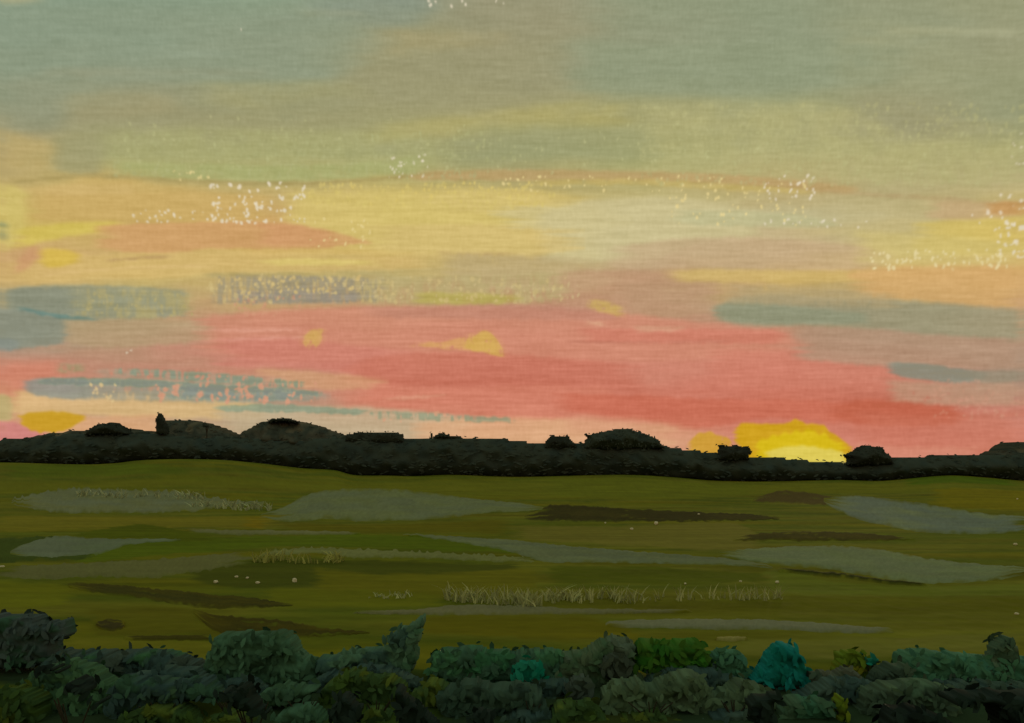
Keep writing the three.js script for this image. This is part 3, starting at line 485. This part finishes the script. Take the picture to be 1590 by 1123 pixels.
// poly in metres (x right, y up) about the thing's base
function foliage(poly, { thick, cell, leaf, cover, colors, seed, heart = 0.92, aim = 0.55, long = 2, tilt = 0.4, inset = leaf * 0.25, poke = 0.2, lobes = 0.3, speckle = 0.28 }) {
  const r = rng(seed), xs = poly.map((p) => p[0]), ys = poly.map((p) => p[1]), x0 = Math.min(...xs), x1 = Math.max(...xs), y0 = Math.min(...ys), y1 = Math.max(...ys);
  const nx = Math.ceil((x1 - x0) / cell), ny = Math.ceil((y1 - y0) / cell), pos = [], col = [], idx = [], id = new Map(), rim = new Map();
  const pick = (x, y, z) => {
    const n = clamp(fbm(x / (cell * 9) + seed * 3.1, y / (cell * 6) + z) * 1.9 - 0.45) * (colors.length - 1), i = Math.min(colors.length - 2, Math.floor(n)), t = n - i, g = 1 - speckle / 2 + r() * speckle;
    return colors.length < 2 ? colors[0].map((c) => c * g) : colors[i].map((c, k) => (c + (colors[i + 1][k] - c) * step(0.25, 0.75, t)) * g);
  };
  const bulge = (x, y, e, side) => Math.min(thick, Math.sqrt(e * thick * 1.4)) * (1 - lobes * 1.1 + 1.9 * lobes * fbm(x / (cell * 7) + seed, y / (cell * 6) + side * 3) + 0.3 * noise(x / (cell * 3), y / (cell * 3) + seed));
  const point = (i, j, side) => {
    const key = (i * 4001 + j) * 2 + (side > 0 ? 1 : 0);
    if (!id.has(key)) {
      const x = x0 + i * cell, y = y0 + j * cell, e = toEdge(poly, x, y), z = side * bulge(x, y, e, side);
      id.set(key, pos.length / 3); pos.push(x, y, z); col.push(...pick(x, y, side).map((c) => c * heart));
    }
    return id.get(key);
  };
  const ok = (i, j) => inside(poly, x0 + i * cell, y0 + j * cell) && toEdge(poly, x0 + i * cell, y0 + j * cell) > inset;
  const full = []; for (let i = 0; i <= nx; i++) { full.push([]); for (let j = 0; j <= ny; j++) full[i].push(ok(i, j)); }
  for (let i = 0; i < nx; i++) for (let j = 0; j < ny; j++) if (full[i][j] && full[i + 1][j] && full[i][j + 1] && full[i + 1][j + 1]) for (const s of [1, -1]) {
    const a = point(i, j, s), b = point(i + 1, j, s), c = point(i, j + 1, s), d = point(i + 1, j + 1, s);
    s > 0 ? idx.push(a, b, c, b, d, c) : idx.push(a, c, b, b, c, d);
    if (s > 0) for (const [i0, j0, i1, j1] of [[i, j, i + 1, j], [i + 1, j, i + 1, j + 1], [i + 1, j + 1, i, j + 1], [i, j + 1, i, j]]) {
      const key = (Math.min(i0 * 4001 + j0, i1 * 4001 + j1)) * 2 + (i0 === i1 ? 1 : 0);
      rim.has(key) ? rim.delete(key) : rim.set(key, [i0, j0, i1, j1]);
    }
  }
  for (const [i0, j0, i1, j1] of rim.values()) { const a = point(i0, j0, 1), b = point(i1, j1, 1), c = point(i0, j0, -1), d = point(i1, j1, -1); idx.push(a, c, b, b, c, d); }
  const n = Math.round(cover * (x1 - x0) * (y1 - y0) / (leaf * leaf)), N = new THREE.Vector3(), A = new THREE.Vector3(), B = new THREE.Vector3();
  for (let q = 0; q < n; q++) {
    const x = x0 + (x1 - x0) * r(), y = y0 + (y1 - y0) * r();
    if (!inside(poly, x, y) || toEdge(poly, x, y) < inset * 0.45) continue;
    const side = r() < 0.78 ? 1 : -1, e = toEdge(poly, x, y), z = side * (bulge(x, y, e, side) + leaf * (0.02 + r() * 0.4));
    N.set((r() - 0.5) * 2 * aim, 0.35 + (r() - 0.5) * 1.4 * aim, side).normalize();
    const turn = (r() - 0.5) * 2.4 * tilt * 3; A.set(Math.cos(turn), Math.sin(turn), 0); A.addScaledVector(N, -A.dot(N)).normalize(); B.crossVectors(N, A);
    const l = Math.min(leaf * (0.6 + r() * 0.8) * 0.5, e + leaf * poke), w = l / long, c = pick(x, y, side), at = pos.length / 3, lift = l * 0.16;
    for (const [u, v, h] of [[-1, 0, 0], [-0.35, 0.85, 1], [0.45, 0.75, 1], [1, 0, 0], [0.45, -0.75, 1], [-0.35, -0.85, 1]]) {
      pos.push(x + A.x * u * l + B.x * v * w + N.x * lift * h, y + A.y * u * l + B.y * v * w + N.y * lift * h, z + A.z * u * l + B.z * v * w + N.z * lift * h); col.push(...c);
    }
    idx.push(at, at + 1, at + 5, at + 1, at + 2, at + 4, at + 1, at + 4, at + 5, at + 2, at + 3, at + 4);
  }
  const g = new THREE.BufferGeometry();
  g.setAttribute('position', new THREE.Float32BufferAttribute(pos, 3)); g.setAttribute('color', new THREE.Float32BufferAttribute(col, 3)); g.setIndex(idx); g.computeVertexNormals();
  return g;
}
function outline(pts, bx, by, k, rough = 0, seed = 0) {         // picture units to metres about the base, with a broken edge
  const out = [];
  pts.forEach((p, i) => {
    const q = pts[(i + 1) % pts.length], n = rough ? Math.max(1, Math.round(Math.hypot(q[0] - p[0], q[1] - p[1]) / 4)) : 1;
    for (let j = 0; j < n; j++) {
      const x = p[0] + (q[0] - p[0]) * j / n, y = p[1] + (q[1] - p[1]) * j / n;
      out.push([(x + ((fbm(x / 5 + seed, y / 5) - 0.5) + (fbm(x / 17 + seed, y / 17) - 0.5) * 1.2) * rough - bx) * k, (by - y - ((fbm(x / 5 + 40, y / 5 + seed) - 0.5) + (fbm(x / 17 + 40, y / 17 + seed) - 0.5) * 1.2) * rough) * k]);
    }
  });
  return out;
}
const stick = (a, b, ra, rb) => {
  const A = new THREE.Vector3(...a), B = new THREE.Vector3(...b), g = new THREE.CylinderGeometry(rb, ra, A.distanceTo(B), 6, 1);
  g.applyQuaternion(new THREE.Quaternion().setFromUnitVectors(new THREE.Vector3(0, 1, 0), B.clone().sub(A).normalize()));
  g.translate(...A.add(B).multiplyScalar(0.5).toArray()); return g;
};

// ---------------------------------------------------------------- the far wood, hills and trees against the sky
const INK = [[26, 30, 25], [31, 34, 27], [27, 32, 27]].map((c) => dye(c, EASTWARD)), BLACK = [[21, 22, 17], [27, 29, 23]].map((c) => dye(c, EASTWARD)), UMBER = [[29, 31, 25], [40, 38, 29], [31, 32, 25], [50, 45, 33]].map((c) => dye(c, EASTWARD));
const TOP = [[-620, 684], [-380, 676], [-200, 680], [-90, 682], [0, 681], [25, 677], [45, 680], [80, 675], [120, 671], [200, 669], [240, 670], [300, 676], [370, 676], [470, 680], [540, 675], [632, 679], [672, 676], [700, 675], [750, 678], [800, 681], [830, 684], [870, 683], [905, 686], [1030, 690], [1060, 694], [1085, 697], [1130, 704], [1190, 707], [1250, 711], [1300, 715], [1320, 717], [1350, 714], [1380, 709], [1430, 706], [1470, 704], [1540, 704], [1590, 702], [1690, 700], [1820, 706], [2000, 698], [2250, 704]];
function far(px0, px1, list, sd) { const out = []; for (let x = px0; x <= px1; x += 4) out.push([x, curve(list, x) + (fbm(x / 6 + sd, 2) - 0.5) * 3]); return out; }
const K = WOOD / F;
{
  const pts = [...far(-600, 2200, TOP, 3), ...far(-600, 2200, FOOT.map(([x, y]) => [x, y + 6]), 9).reverse()], poly = outline(pts, CX, HZ, K);
  const g = foliage(poly, { thick: 7, cell: 0.8, leaf: 1.8, cover: 1.2, colors: INK, seed: 31, long: 3, tilt: 0.15, aim: 0.25, speckle: 0.14, poke: 0.1 });
  const m = tag(meshOf('distant_wood', g, leafy, scene), 'long near black wood along the far edge of the meadow', { kind: 'stuff' });
  m.position.set(0, EYE, -WOOD - 1);
}
function hill(label, pts, dist, colors, seed) {
  const k = dist / F, bx = pts.reduce((s, p) => s + p[0], 0) / pts.length, by = Math.max(...pts.map((p) => p[1]));
  const g = foliage(outline(pts, bx, by, k, 2, seed), { thick: 14, cell: 0.8, leaf: 1.5, cover: 0.8, colors, seed, long: 2.6, tilt: 0.2 });
  const m = tag(meshOf('hill', g, leafy, scene), label, { kind: 'structure' });
  m.position.set((bx - CX) * k, EYE - (by - HZ) * k, -dist);
  return m;
}
hill('low brown black ridge behind the wood right of the pointed tree', [[255, 720], [256, 662], [262, 652], [278, 651], [296, 652], [314, 653], [332, 657], [348, 664], [364, 671], [384, 674], [392, 720]], 226, UMBER, 41);
hill('round brown black dome of a hill above the wood left of the middle', [[362, 720], [378, 672], [388, 665], [400, 660], [415, 653], [432, 650], [450, 650], [468, 653], [484, 656], [500, 660], [515, 666], [530, 671], [545, 674], [560, 720]], 222, UMBER, 42);
hill('grey brown rise running down to the left edge of the picture', [[-60, 715], [-60, 684], [0, 684], [50, 678], [90, 671], [130, 666], [170, 664], [205, 664], [243, 668], [262, 676], [270, 715]], 230, UMBER, 43);
hill('grey brown mound at the right edge of the picture', [[1510, 730], [1530, 702], [1548, 696], [1556, 689], [1568, 685], [1590, 685], [1625, 688], [1660, 730]], 224, UMBER, 44);
function tree(name, label, pts, dist, colors, seed, { rough = 2.5, leaf = 0.9, trunkTo = null, group } = {}) {
  const k = dist / F, xs = pts.map((p) => p[0]), bx = (Math.min(...xs) + Math.max(...xs)) / 2, by = 722, low = Math.max(...pts.map((p) => p[1])), wide = (Math.max(...xs) - Math.min(...xs)) * k;
  const t = new THREE.Group(); t.name = numbered(name); scene.add(t);
  const x = (bx - CX) * k, foot = ground(x, -dist); t.position.set(x, foot, -dist);
  const pb = HZ + (EYE - foot) / k, tx = trunkTo ? (trunkTo[0] - bx) * k : 0, ty = (pb - (trunkTo ? trunkTo[1] : low - 3)) * k;
  const limbs = [stick([tx * 0.6, -0.3, 0], [tx, ty, 0], Math.min(0.5, wide * 0.05 + 0.1), 0.12)];
  for (const s of [-1, 1]) limbs.push(stick([tx, ty * 0.75, 0], [tx + s * wide * 0.25, ty + 0.8, 0.3 * s], 0.14, 0.05));
  meshOf('trunk', mergeGeometries(limbs), bark, t);
  meshOf('crown', foliage(outline(pts, bx, pb, k, rough, seed), { thick: Math.min(5, wide * 0.3), cell: 0.5, leaf: leaf * 1.15, cover: 1.3, colors, seed, long: 2, tilt: 0.4, poke: 0.12, speckle: 0.16 }), leafy, t);
  return tag(t, label, { category: 'tree', group });
}
tree('round_tree', 'low black rounded tree on the rise left of the pointed tree', [[136, 678], [140, 668], [148, 660], [158, 656], [168, 657], [176, 656], [182, 655], [188, 660], [196, 664], [204, 670], [206, 678]], 208, BLACK, 51);
tree('pointed_tree', 'small black pointed tree sticking up from the ridge at left', [[243, 676], [243, 656], [244, 645], [247, 639], [251, 641], [256, 648], [258, 656], [262, 662], [262, 676]], 208, BLACK, 52, { rough: 1, leaf: 0.6 });
tree('small_tree', 'tiny black tree on the low ridge right of the pointed tree', [[314, 665], [315, 656], [317, 653], [320, 653], [322, 658], [328, 665]], 212, BLACK, 53, { rough: 1, leaf: 0.6 });
tree('dome_tree', 'black tree spread along the top of the dome hill', [[404, 661], [412, 655], [424, 650], [440, 648], [454, 650], [464, 653], [470, 658], [456, 658], [430, 657]], 214, BLACK, 54, { rough: 1.4, leaf: 0.7 });
tree('small_tree', 'thin sapling between the flat hedge and the wood', [[664, 684], [666, 672], [668, 666], [670, 667], [672, 672], [674, 684]], 209, UMBER, 55, { rough: 2, leaf: 0.5 });
tree('round_tree', 'low black tree just right of the sapling', [[672, 684], [676, 675], [681, 671], [688, 671], [698, 674], [716, 676], [730, 684]], 209, BLACK, 56, { rough: 1.5 });
tree('flat_tree', 'small flat black tree left of the big broad tree', [[838, 700], [846, 684], [850, 678], [854, 674], [862, 675], [872, 676], [884, 674], [886, 679], [892, 685], [900, 700]], 208, BLACK, 57, { rough: 1.5 });
tree('broad_tree', 'biggest broad black tree above the wood right of the middle', [[900, 700], [910, 680], [904, 676], [906, 672], [920, 672], [936, 668], [952, 666], [968, 665], [980, 664], [985, 668], [996, 670], [1004, 673], [1014, 676], [1022, 681], [1028, 688], [1036, 700]], 207, INK, 58);
tree('leaning_tree', 'small black tree leaning left beside the sun glow', [[1100, 716], [1116, 702], [1106, 700], [1118, 695], [1108, 688], [1122, 690], [1134, 690], [1146, 689], [1158, 692], [1165, 698], [1167, 703], [1160, 708], [1168, 716]], 207, BLACK, 59, { rough: 6, leaf: 0.7 });
tree('round_tree', 'round black tree standing just right of the sun glow', [[1310, 724], [1318, 714], [1314, 708], [1298, 707], [1316, 703], [1324, 698], [1332, 692], [1346, 691], [1360, 691], [1368, 695], [1373, 703], [1380, 709], [1384, 724]], 207, BLACK, 60, { rough: 6, leaf: 0.7 });
{
  const k = 208 / F, t = new THREE.Group(); t.name = numbered('hedge'); scene.add(t);
  const bx = 584, foot = ground((bx - CX) * k, -208), pb = HZ + (EYE - foot) / k; t.position.set((bx - CX) * k, foot, -208);
  meshOf('foliage', foliage(outline([[534, 690], [538, 673], [552, 671], [572, 669], [596, 669], [614, 670], [629, 672], [627, 677], [634, 690]], bx, pb, k, 1, 3), { thick: 2, cell: 0.5, leaf: 0.8, cover: 1.2, colors: BLACK, seed: 61, long: 2 }), leafy, t);
  for (const x of [-9, -5, -1, 3, 7]) meshOf('stem', stick([x, -0.2, 0], [x, (pb - 688) * k, 0], 0.2, 0.12), bark, t);
  tag(t, 'flat topped black hedge right of the dome hill', { category: 'hedge' });
}

// ---------------------------------------------------------------- shrubs in front
const hue = (...list) => list.map((c) => dye(c, SIDEWAYS));
const TEAL = hue([6, 54, 42], [8, 57, 47], [5, 50, 37]), NAVY = hue([25, 34, 26], [31, 37, 31], [24, 39, 25]), PINE = hue([27, 41, 23], [32, 48, 30], [24, 37, 22]), MOSS = hue([38, 46, 29], [31, 42, 27], [43, 51, 33]), COAL = hue([11, 17, 11], [14, 20, 14], [8, 12, 8]), LIME = hue([54, 58, 7], [44, 54, 8], [58, 56, 8]), GREEN = hue([22, 49, 8], [28, 46, 9], [19, 44, 9]), DUN = hue([34, 38, 24], [40, 42, 29], [28, 36, 24]), SEA = hue([33, 57, 37], [31, 51, 31], [28, 51, 35]);
let shrubSeed = 100;
function shrub(label, dist, pts, colors, { leaf = 0.27, thick = null, rough = 8, group, name = 'shrub', category = 'shrub', tilt = 0.8, aim = 0.55, cover = 3.4 } = {}) {
  const k = dist / F, xs = pts.map((p) => p[0]), bx = (Math.min(...xs) + Math.max(...xs)) / 2, x = (bx - CX) * k, foot = ground(x, -dist), pb = HZ + (EYE - foot) / k, wide = (Math.max(...xs) - Math.min(...xs)) * k, seed = shrubSeed++;
  const t = new THREE.Group(); t.name = numbered(name); scene.add(t); t.position.set(x, foot, -dist);
  const poly = outline(pts, bx, pb, k, rough, seed), low = Math.min(...poly.map((p) => p[1]));
  meshOf('foliage', foliage(poly, { thick: thick ?? Math.min(0.36, wide * 0.16), cell: 0.055, leaf, cover, colors, seed, tilt, aim, long: 2.1, inset: leaf * 0.35, poke: 0.3, lobes: 0.5, speckle: 0.3 }), leafy, t);
  const r = rng(seed), stems = [];
  for (let i = 0; i < 5; i++) { const a = (r() - 0.5) * 0.03, b = (r() - 0.5) * wide * 0.6; stems.push(stick([a, -0.1, 0], [b, Math.max(low + 0.25, 0.3) + r() * 0.1, (r() - 0.5) * 0.2], 0.025, 0.012)); }
  meshOf('stem', mergeGeometries(stems), bark, t);
  return tag(t, label, { category, group });
}
// back row, left to right
shrub('blocky slate coloured shrub at the left edge with a straight right side', 17.6, [[-30, 1040], [-30, 950], [20, 947], [66, 950], [70, 960], [108, 956], [114, 972], [122, 996], [94, 1000], [92, 1030], [70, 1040]], NAVY);
shrub('long low green shrub with a rounded top at left', 17.2, [[66, 1075], [72, 1020], [90, 1006], [130, 1004], [200, 1004], [250, 1003], [285, 1012], [318, 1028], [345, 1040], [345, 1080], [200, 1085]], hue([27, 46, 24], [25, 35, 28], [31, 37, 27]));
shrub('square pine green shrub left of the middle', 16.9, [[318, 1070], [326, 1010], [330, 978], [352, 976], [400, 974], [452, 976], [466, 986], [472, 1008], [500, 1024], [505, 1048], [500, 1066], [440, 1075]], PINE);
shrub('pine green shrub with an arm rising to the upper right', 17.0, [[484, 1050], [490, 1014], [530, 1008], [580, 1002], [600, 998], [596, 984], [612, 976], [632, 966], [644, 952], [660, 946], [673, 946], [668, 962], [662, 976], [656, 1000], [656, 1020], [650, 1040], [600, 1052], [530, 1056]], hue([32, 49, 30], [36, 51, 33], [27, 40, 30]));
shrub('broad dark green shrub in the middle of the row', 16.9, [[660, 1060], [664, 1014], [684, 1002], [740, 1000], [800, 1004], [860, 1004], [880, 1010], [876, 1056], [760, 1066]], hue([25, 49, 27], [27, 42, 27], [31, 53, 30]));
shrub('small teal shrub in the middle', 16.2, [[790, 1056], [794, 1034], [804, 1022], [826, 1020], [844, 1024], [854, 1044], [850, 1062], [800, 1066]], hue([7, 58, 40], [5, 53, 36], [13, 55, 37]), { rough: 5 });
shrub('grey green shrub left of the bright green one', 16.8, [[850, 1080], [866, 1010], [900, 1004], [930, 990], [952, 980], [978, 986], [990, 1000], [992, 1060], [980, 1080]], hue([38, 46, 28], [32, 44, 25], [41, 48, 33]));
shrub('dark round shrub in front of the grey green one', 16.1, [[922, 1050], [928, 1022], [944, 1010], [968, 1010], [984, 1022], [988, 1042], [976, 1056], [946, 1058]], hue([29, 33, 22], [25, 30, 21]));
shrub('bright grass green shrub right of the middle', 16.7, [[976, 1040], [980, 998], [990, 988], [1030, 990], [1072, 986], [1092, 994], [1106, 1012], [1110, 1034], [1070, 1044], [1000, 1044]], GREEN, { rough: 5 });
shrub('sea green shrub between the bright green and the teal dome', 16.8, [[1092, 1060], [1096, 1012], [1110, 1004], [1140, 1002], [1156, 1008], [1162, 1030], [1166, 1060]], SEA);
shrub('teal domed shrub, the brightest thing in the row', 16.3, [[1146, 1062], [1164, 1044], [1180, 1030], [1186, 1012], [1198, 998], [1216, 992], [1234, 998], [1248, 1016], [1254, 1036], [1252, 1066], [1200, 1070]], TEAL, { rough: 2 });
shrub('low dun coloured shrub right of the teal dome', 16.0, [[1248, 1090], [1250, 1038], [1290, 1036], [1334, 1034], [1340, 1060], [1336, 1092]], DUN);
shrub('yellow green tuft behind the dun shrub', 16.9, [[1288, 1050], [1292, 1010], [1312, 1004], [1330, 1004], [1344, 1016], [1350, 1036], [1342, 1058], [1300, 1060]], LIME, { rough: 5 });
shrub('small blue teal shrub right of the yellow green tuft', 16.6, [[1336, 1034], [1338, 1016], [1352, 1012], [1368, 1018], [1366, 1036], [1350, 1040]], hue([7, 58, 43], [13, 55, 40]), { rough: 2 });
shrub('dark pointed shrub in front of the blue teal one', 16.0, [[1340, 1090], [1344, 1050], [1358, 1034], [1382, 1024], [1430, 1026], [1424, 1036], [1404, 1050], [1400, 1090]], hue([25, 33, 22], [31, 39, 25]));
shrub('broad sea green shrub at the right', 16.8, [[1384, 1080], [1390, 1016], [1410, 1006], [1450, 1004], [1490, 1010], [1530, 1014], [1570, 1016], [1630, 1014], [1630, 1090]], SEA);
shrub('mossy shrub shaped like an upright ear at the right edge', 16.7, [[1518, 1050], [1528, 1016], [1534, 1000], [1546, 988], [1562, 980], [1572, 984], [1570, 996], [1578, 990], [1582, 1010], [1580, 1050]], MOSS, { rough: 2 });
// front row
shrub('dull green shrub in the lower left corner', 15.0, [[24, 1160], [36, 1070], [60, 1030], [110, 1016], [150, 1030], [180, 1050], [204, 1090], [210, 1160]], hue([23, 37, 21], [32, 48, 27], [20, 32, 21]));
shrub('black slanting shrub in front of the dull green one', 13.1, [[48, 1032], [56, 1018], [64, 1026], [90, 1024], [104, 1030], [124, 1046], [142, 1054], [156, 1076], [176, 1086], [180, 1106], [162, 1100], [140, 1082], [100, 1078], [108, 1058], [92, 1048], [70, 1040]], COAL, { rough: 6 });
shrub('green grey shrub low beside the slanting black one', 14.7, [[170, 1160], [176, 1060], [190, 1040], [230, 1046], [260, 1050], [330, 1046], [348, 1064], [352, 1084], [310, 1090], [288, 1092], [262, 1104], [210, 1110], [204, 1160]], hue([25, 40, 25], [23, 33, 27], [31, 44, 27]));
shrub('black wedge shaped shrub left of the middle', 13.1, [[340, 1072], [344, 1062], [362, 1064], [380, 1052], [396, 1056], [402, 1078], [416, 1094], [440, 1106], [432, 1114], [400, 1112], [370, 1106], [350, 1092]], COAL, { rough: 6, tilt: 0.9 });
shrub('green grey shrub below the square pine green one', 15.0, [[396, 1160], [400, 1068], [440, 1056], [500, 1060], [510, 1074], [470, 1090], [430, 1096], [440, 1160]], hue([27, 40, 25], [31, 46, 28]));
shrub('black shrub with a twig pointing right', 13.1, [[512, 1160], [514, 1086], [522, 1072], [540, 1070], [556, 1076], [562, 1092], [580, 1092], [600, 1086], [596, 1092], [572, 1102], [560, 1124], [554, 1160]], COAL, { rough: 6 });
shrub('tall black shrub standing in the lower middle', 13.1, [[616, 1160], [612, 1100], [606, 1062], [620, 1058], [634, 1060], [640, 1074], [660, 1090], [676, 1106], [690, 1122], [694, 1160]], COAL, { rough: 6 });
shrub('dark arching shrub below the small teal one', 14.8, [[664, 1074], [700, 1060], [718, 1048], [740, 1046], [770, 1056], [800, 1054], [850, 1066], [852, 1160], [690, 1160], [676, 1100]], hue([18, 26, 18], [27, 37, 25], [22, 32, 21]));
shrub('small black shrub at the bottom edge under the arching one', 13.1, [[724, 1160], [726, 1106], [740, 1094], [758, 1096], [774, 1110], [786, 1160]], COAL, { rough: 6 });
shrub('slate shrub below the grey green one', 15.2, [[866, 1160], [872, 1060], [884, 1044], [912, 1040], [926, 1056], [930, 1080], [912, 1094], [920, 1160]], hue([27, 32, 24], [31, 37, 27]));
shrub('mossy grey shrub below the bright green one', 15.0, [[922, 1160], [926, 1070], [946, 1054], [990, 1046], [1016, 1058], [1040, 1040], [1076, 1036], [1098, 1052], [1112, 1070], [1140, 1052], [1176, 1054], [1200, 1072], [1210, 1160]], hue([32, 40, 24], [40, 49, 30], [29, 35, 21]));
shrub('black shrub below the teal dome', 13.1, [[1150, 1086], [1176, 1070], [1210, 1068], [1236, 1072], [1226, 1080], [1206, 1092], [1204, 1130], [1186, 1160], [1160, 1120]], COAL, { rough: 5 });
shrub('greenish shrub between the black one and the yellow spray', 14.5, [[1196, 1160], [1200, 1096], [1216, 1078], [1250, 1074], [1286, 1082], [1294, 1160]], hue([27, 48, 30], [32, 44, 27]));
shrub('upright yellow green spray at the lower right', 14.3, [[1288, 1160], [1290, 1090], [1292, 1076], [1304, 1070], [1314, 1080], [1316, 1120], [1320, 1160]], LIME, { rough: 6, thick: 0.2 });
shrub('mossy shrub in the lower right between spray and black shrub', 14.9, [[1312, 1160], [1318, 1096], [1336, 1066], [1380, 1054], [1430, 1052], [1480, 1060], [1500, 1160]], hue([36, 48, 30], [31, 39, 25], [41, 51, 31]));
shrub('black spiky shrub at the bottom right', 13.1, [[1360, 1160], [1368, 1110], [1380, 1090], [1400, 1092], [1414, 1080], [1424, 1090], [1446, 1098], [1480, 1112], [1488, 1160]], COAL, { rough: 5, tilt: 0.9 });
shrub('wide black shrub in the lower right corner', 13.1, [[1462, 1078], [1470, 1072], [1500, 1070], [1540, 1066], [1630, 1070], [1630, 1160], [1560, 1160], [1540, 1120], [1520, 1092], [1480, 1100], [1466, 1094]], COAL, { rough: 4 });

// low growth filling the gaps between them
const OLIVE = hue([29, 40, 11], [25, 36, 14], [39, 45, 11]), SLATE = hue([28, 37, 26], [24, 34, 27], [33, 42, 31]);
for (const [label, x0, x1, top, dist, colors] of [
  ['low olive shrub in the bottom left corner', -40, 78, 1060, 14.3, OLIVE], ['low slate green shrub in the gap right of the corner shrubs', 186, 322, 1084, 14.2, OLIVE], ['low slate green shrub behind the black wedge shrub', 300, 430, 1046, 15.6, SLATE],
  ['low olive shrub at the bottom edge below the black wedge', 296, 424, 1098, 14.4, OLIVE], ['low pine green shrub at the bottom edge left of the black shrub with a twig', 420, 522, 1088, 14.4, PINE], ['green olive shrub behind the two black shrubs in the lower middle', 494, 640, 1036, 15.4, OLIVE],
  ['low olive shrub between the two black shrubs in the lower middle', 548, 624, 1092, 14.4, OLIVE], ['small olive shrub right of the tall black shrub', 634, 724, 1050, 15.2, OLIVE], ['low slate shrub under the arm of the pine green shrub', 480, 660, 1030, 16.2, SLATE],
  ['low slate green shrub at the bottom edge right of the arching shrub', 770, 880, 1092, 14.4, SLATE], ['low olive shrub at the bottom edge below the slate shrub', 840, 950, 1082, 14.4, OLIVE], ['low olive shrub at the bottom edge below the mossy grey shrub', 940, 1080, 1098, 14.4, OLIVE],
  ['low slate shrub under the bright green shrub', 984, 1170, 1032, 16.0, SLATE], ['low slate green shrub under the small teal shrub', 776, 930, 1050, 15.8, SLATE], ['low slate green shrub at the bottom edge right of the black one', 1080, 1200, 1096, 14.4, SLATE],
  ['low slate shrub left of the square pine green shrub', 180, 345, 1030, 16.0, SLATE], ['low slate shrub below the yellow green tuft', 1226, 1400, 1050, 15.4, SLATE], ['low slate green shrub under the broad sea green shrub', 1380, 1640, 1048, 15.6, SLATE]]) {
  const r = rng(x0 * 7 + 3), pts = [[x0, 1170]];
  for (let i = 0; i <= 6; i++) { const t = i / 6; pts.push([x0 + (x1 - x0) * t, top + 26 * Math.pow(Math.abs(t * 2 - 1), 2.4) + (r() - 0.5) * 9]); }
  pts.push([x1, 1170]);
  shrub(label, dist, pts, colors, { rough: 8, name: 'low_shrub', thick: 0.25, cover: 3.4 });
}

// ---------------------------------------------------------------- small pale stones lying about
const r2 = rng(77);
const pebble = (() => {
  const g = new THREE.IcosahedronGeometry(1, 1), p = g.attributes.position;
  for (let i = 0; i < p.count; i++) { const x = p.getX(i), y = p.getY(i), z = p.getZ(i), s = 0.7 + 0.5 * noise(x * 1.7 + 5, y * 1.7 + z * 2.3); p.setXYZ(i, x * s, y * s * 0.8, z * s * 0.8); }
  g.computeVertexNormals(); return g;
})();
const proto = meshOf('pale_stone', pebble, stoneMat, new THREE.Group());
const STONES = [[335, 906, 4, 'pale stone, leftmost of those lying in the dark grass at left'], [367, 897, 2.4, 'tiny pale stone behind the leftmost one in the dark grass'], [384, 899, 2.6, 'tiny pale stone left of the low one in the dark grass at left'], [400, 907, 3.4, 'low pale stone in the middle of the dark grass at left'], [457, 904, 3.6, 'upright pale stone at the right end of the left group'],
  [940, 813, 1.8, 'tiny pale stone at the lower edge of the long black strip'], [981, 823, 2.8, 'small pale stone below the long black strip'], [1019, 815, 4.2, 'biggest pale stone, at the edge of the long black strip'], [1085, 800, 2.2, 'tiny pale stone lying on the long black strip'],
  [1064, 908, 2.4, 'small pale stone at the right part of the reed row'], [1150, 904, 2, 'tiny pale stone between two others above the reeds'], [1207, 906, 3.4, 'small pale stone at the right end of the reed row'], [1577, 847, 3, 'small pale stone at the right edge under the leaf shaped patch'], [1580, 776, 1.8, 'tiny pale stone at the right edge above the leaf shaped patch'], [1579, 955, 3, 'small pale stone at the right edge near the bushes'], [3, 882, 3, 'small pale stone at the left edge of the meadow']];
for (const [px, py, s, label] of STONES) {
  const [x, y, z] = onGround(px, py), m = proto.clone(), k = -z / F * s * 1.15; m.name = numbered('pale_stone'); scene.add(m);
  m.position.set(x, y + k * 0.5, z); m.scale.set(k, k * (label.includes('upright') ? 1.5 : 0.8), k * 0.8); m.rotation.y = r2() * 6;
  tag(m, label, { category: 'stone', group: 'pale stones in the meadow' });
}

renderer.render(scene, camera);
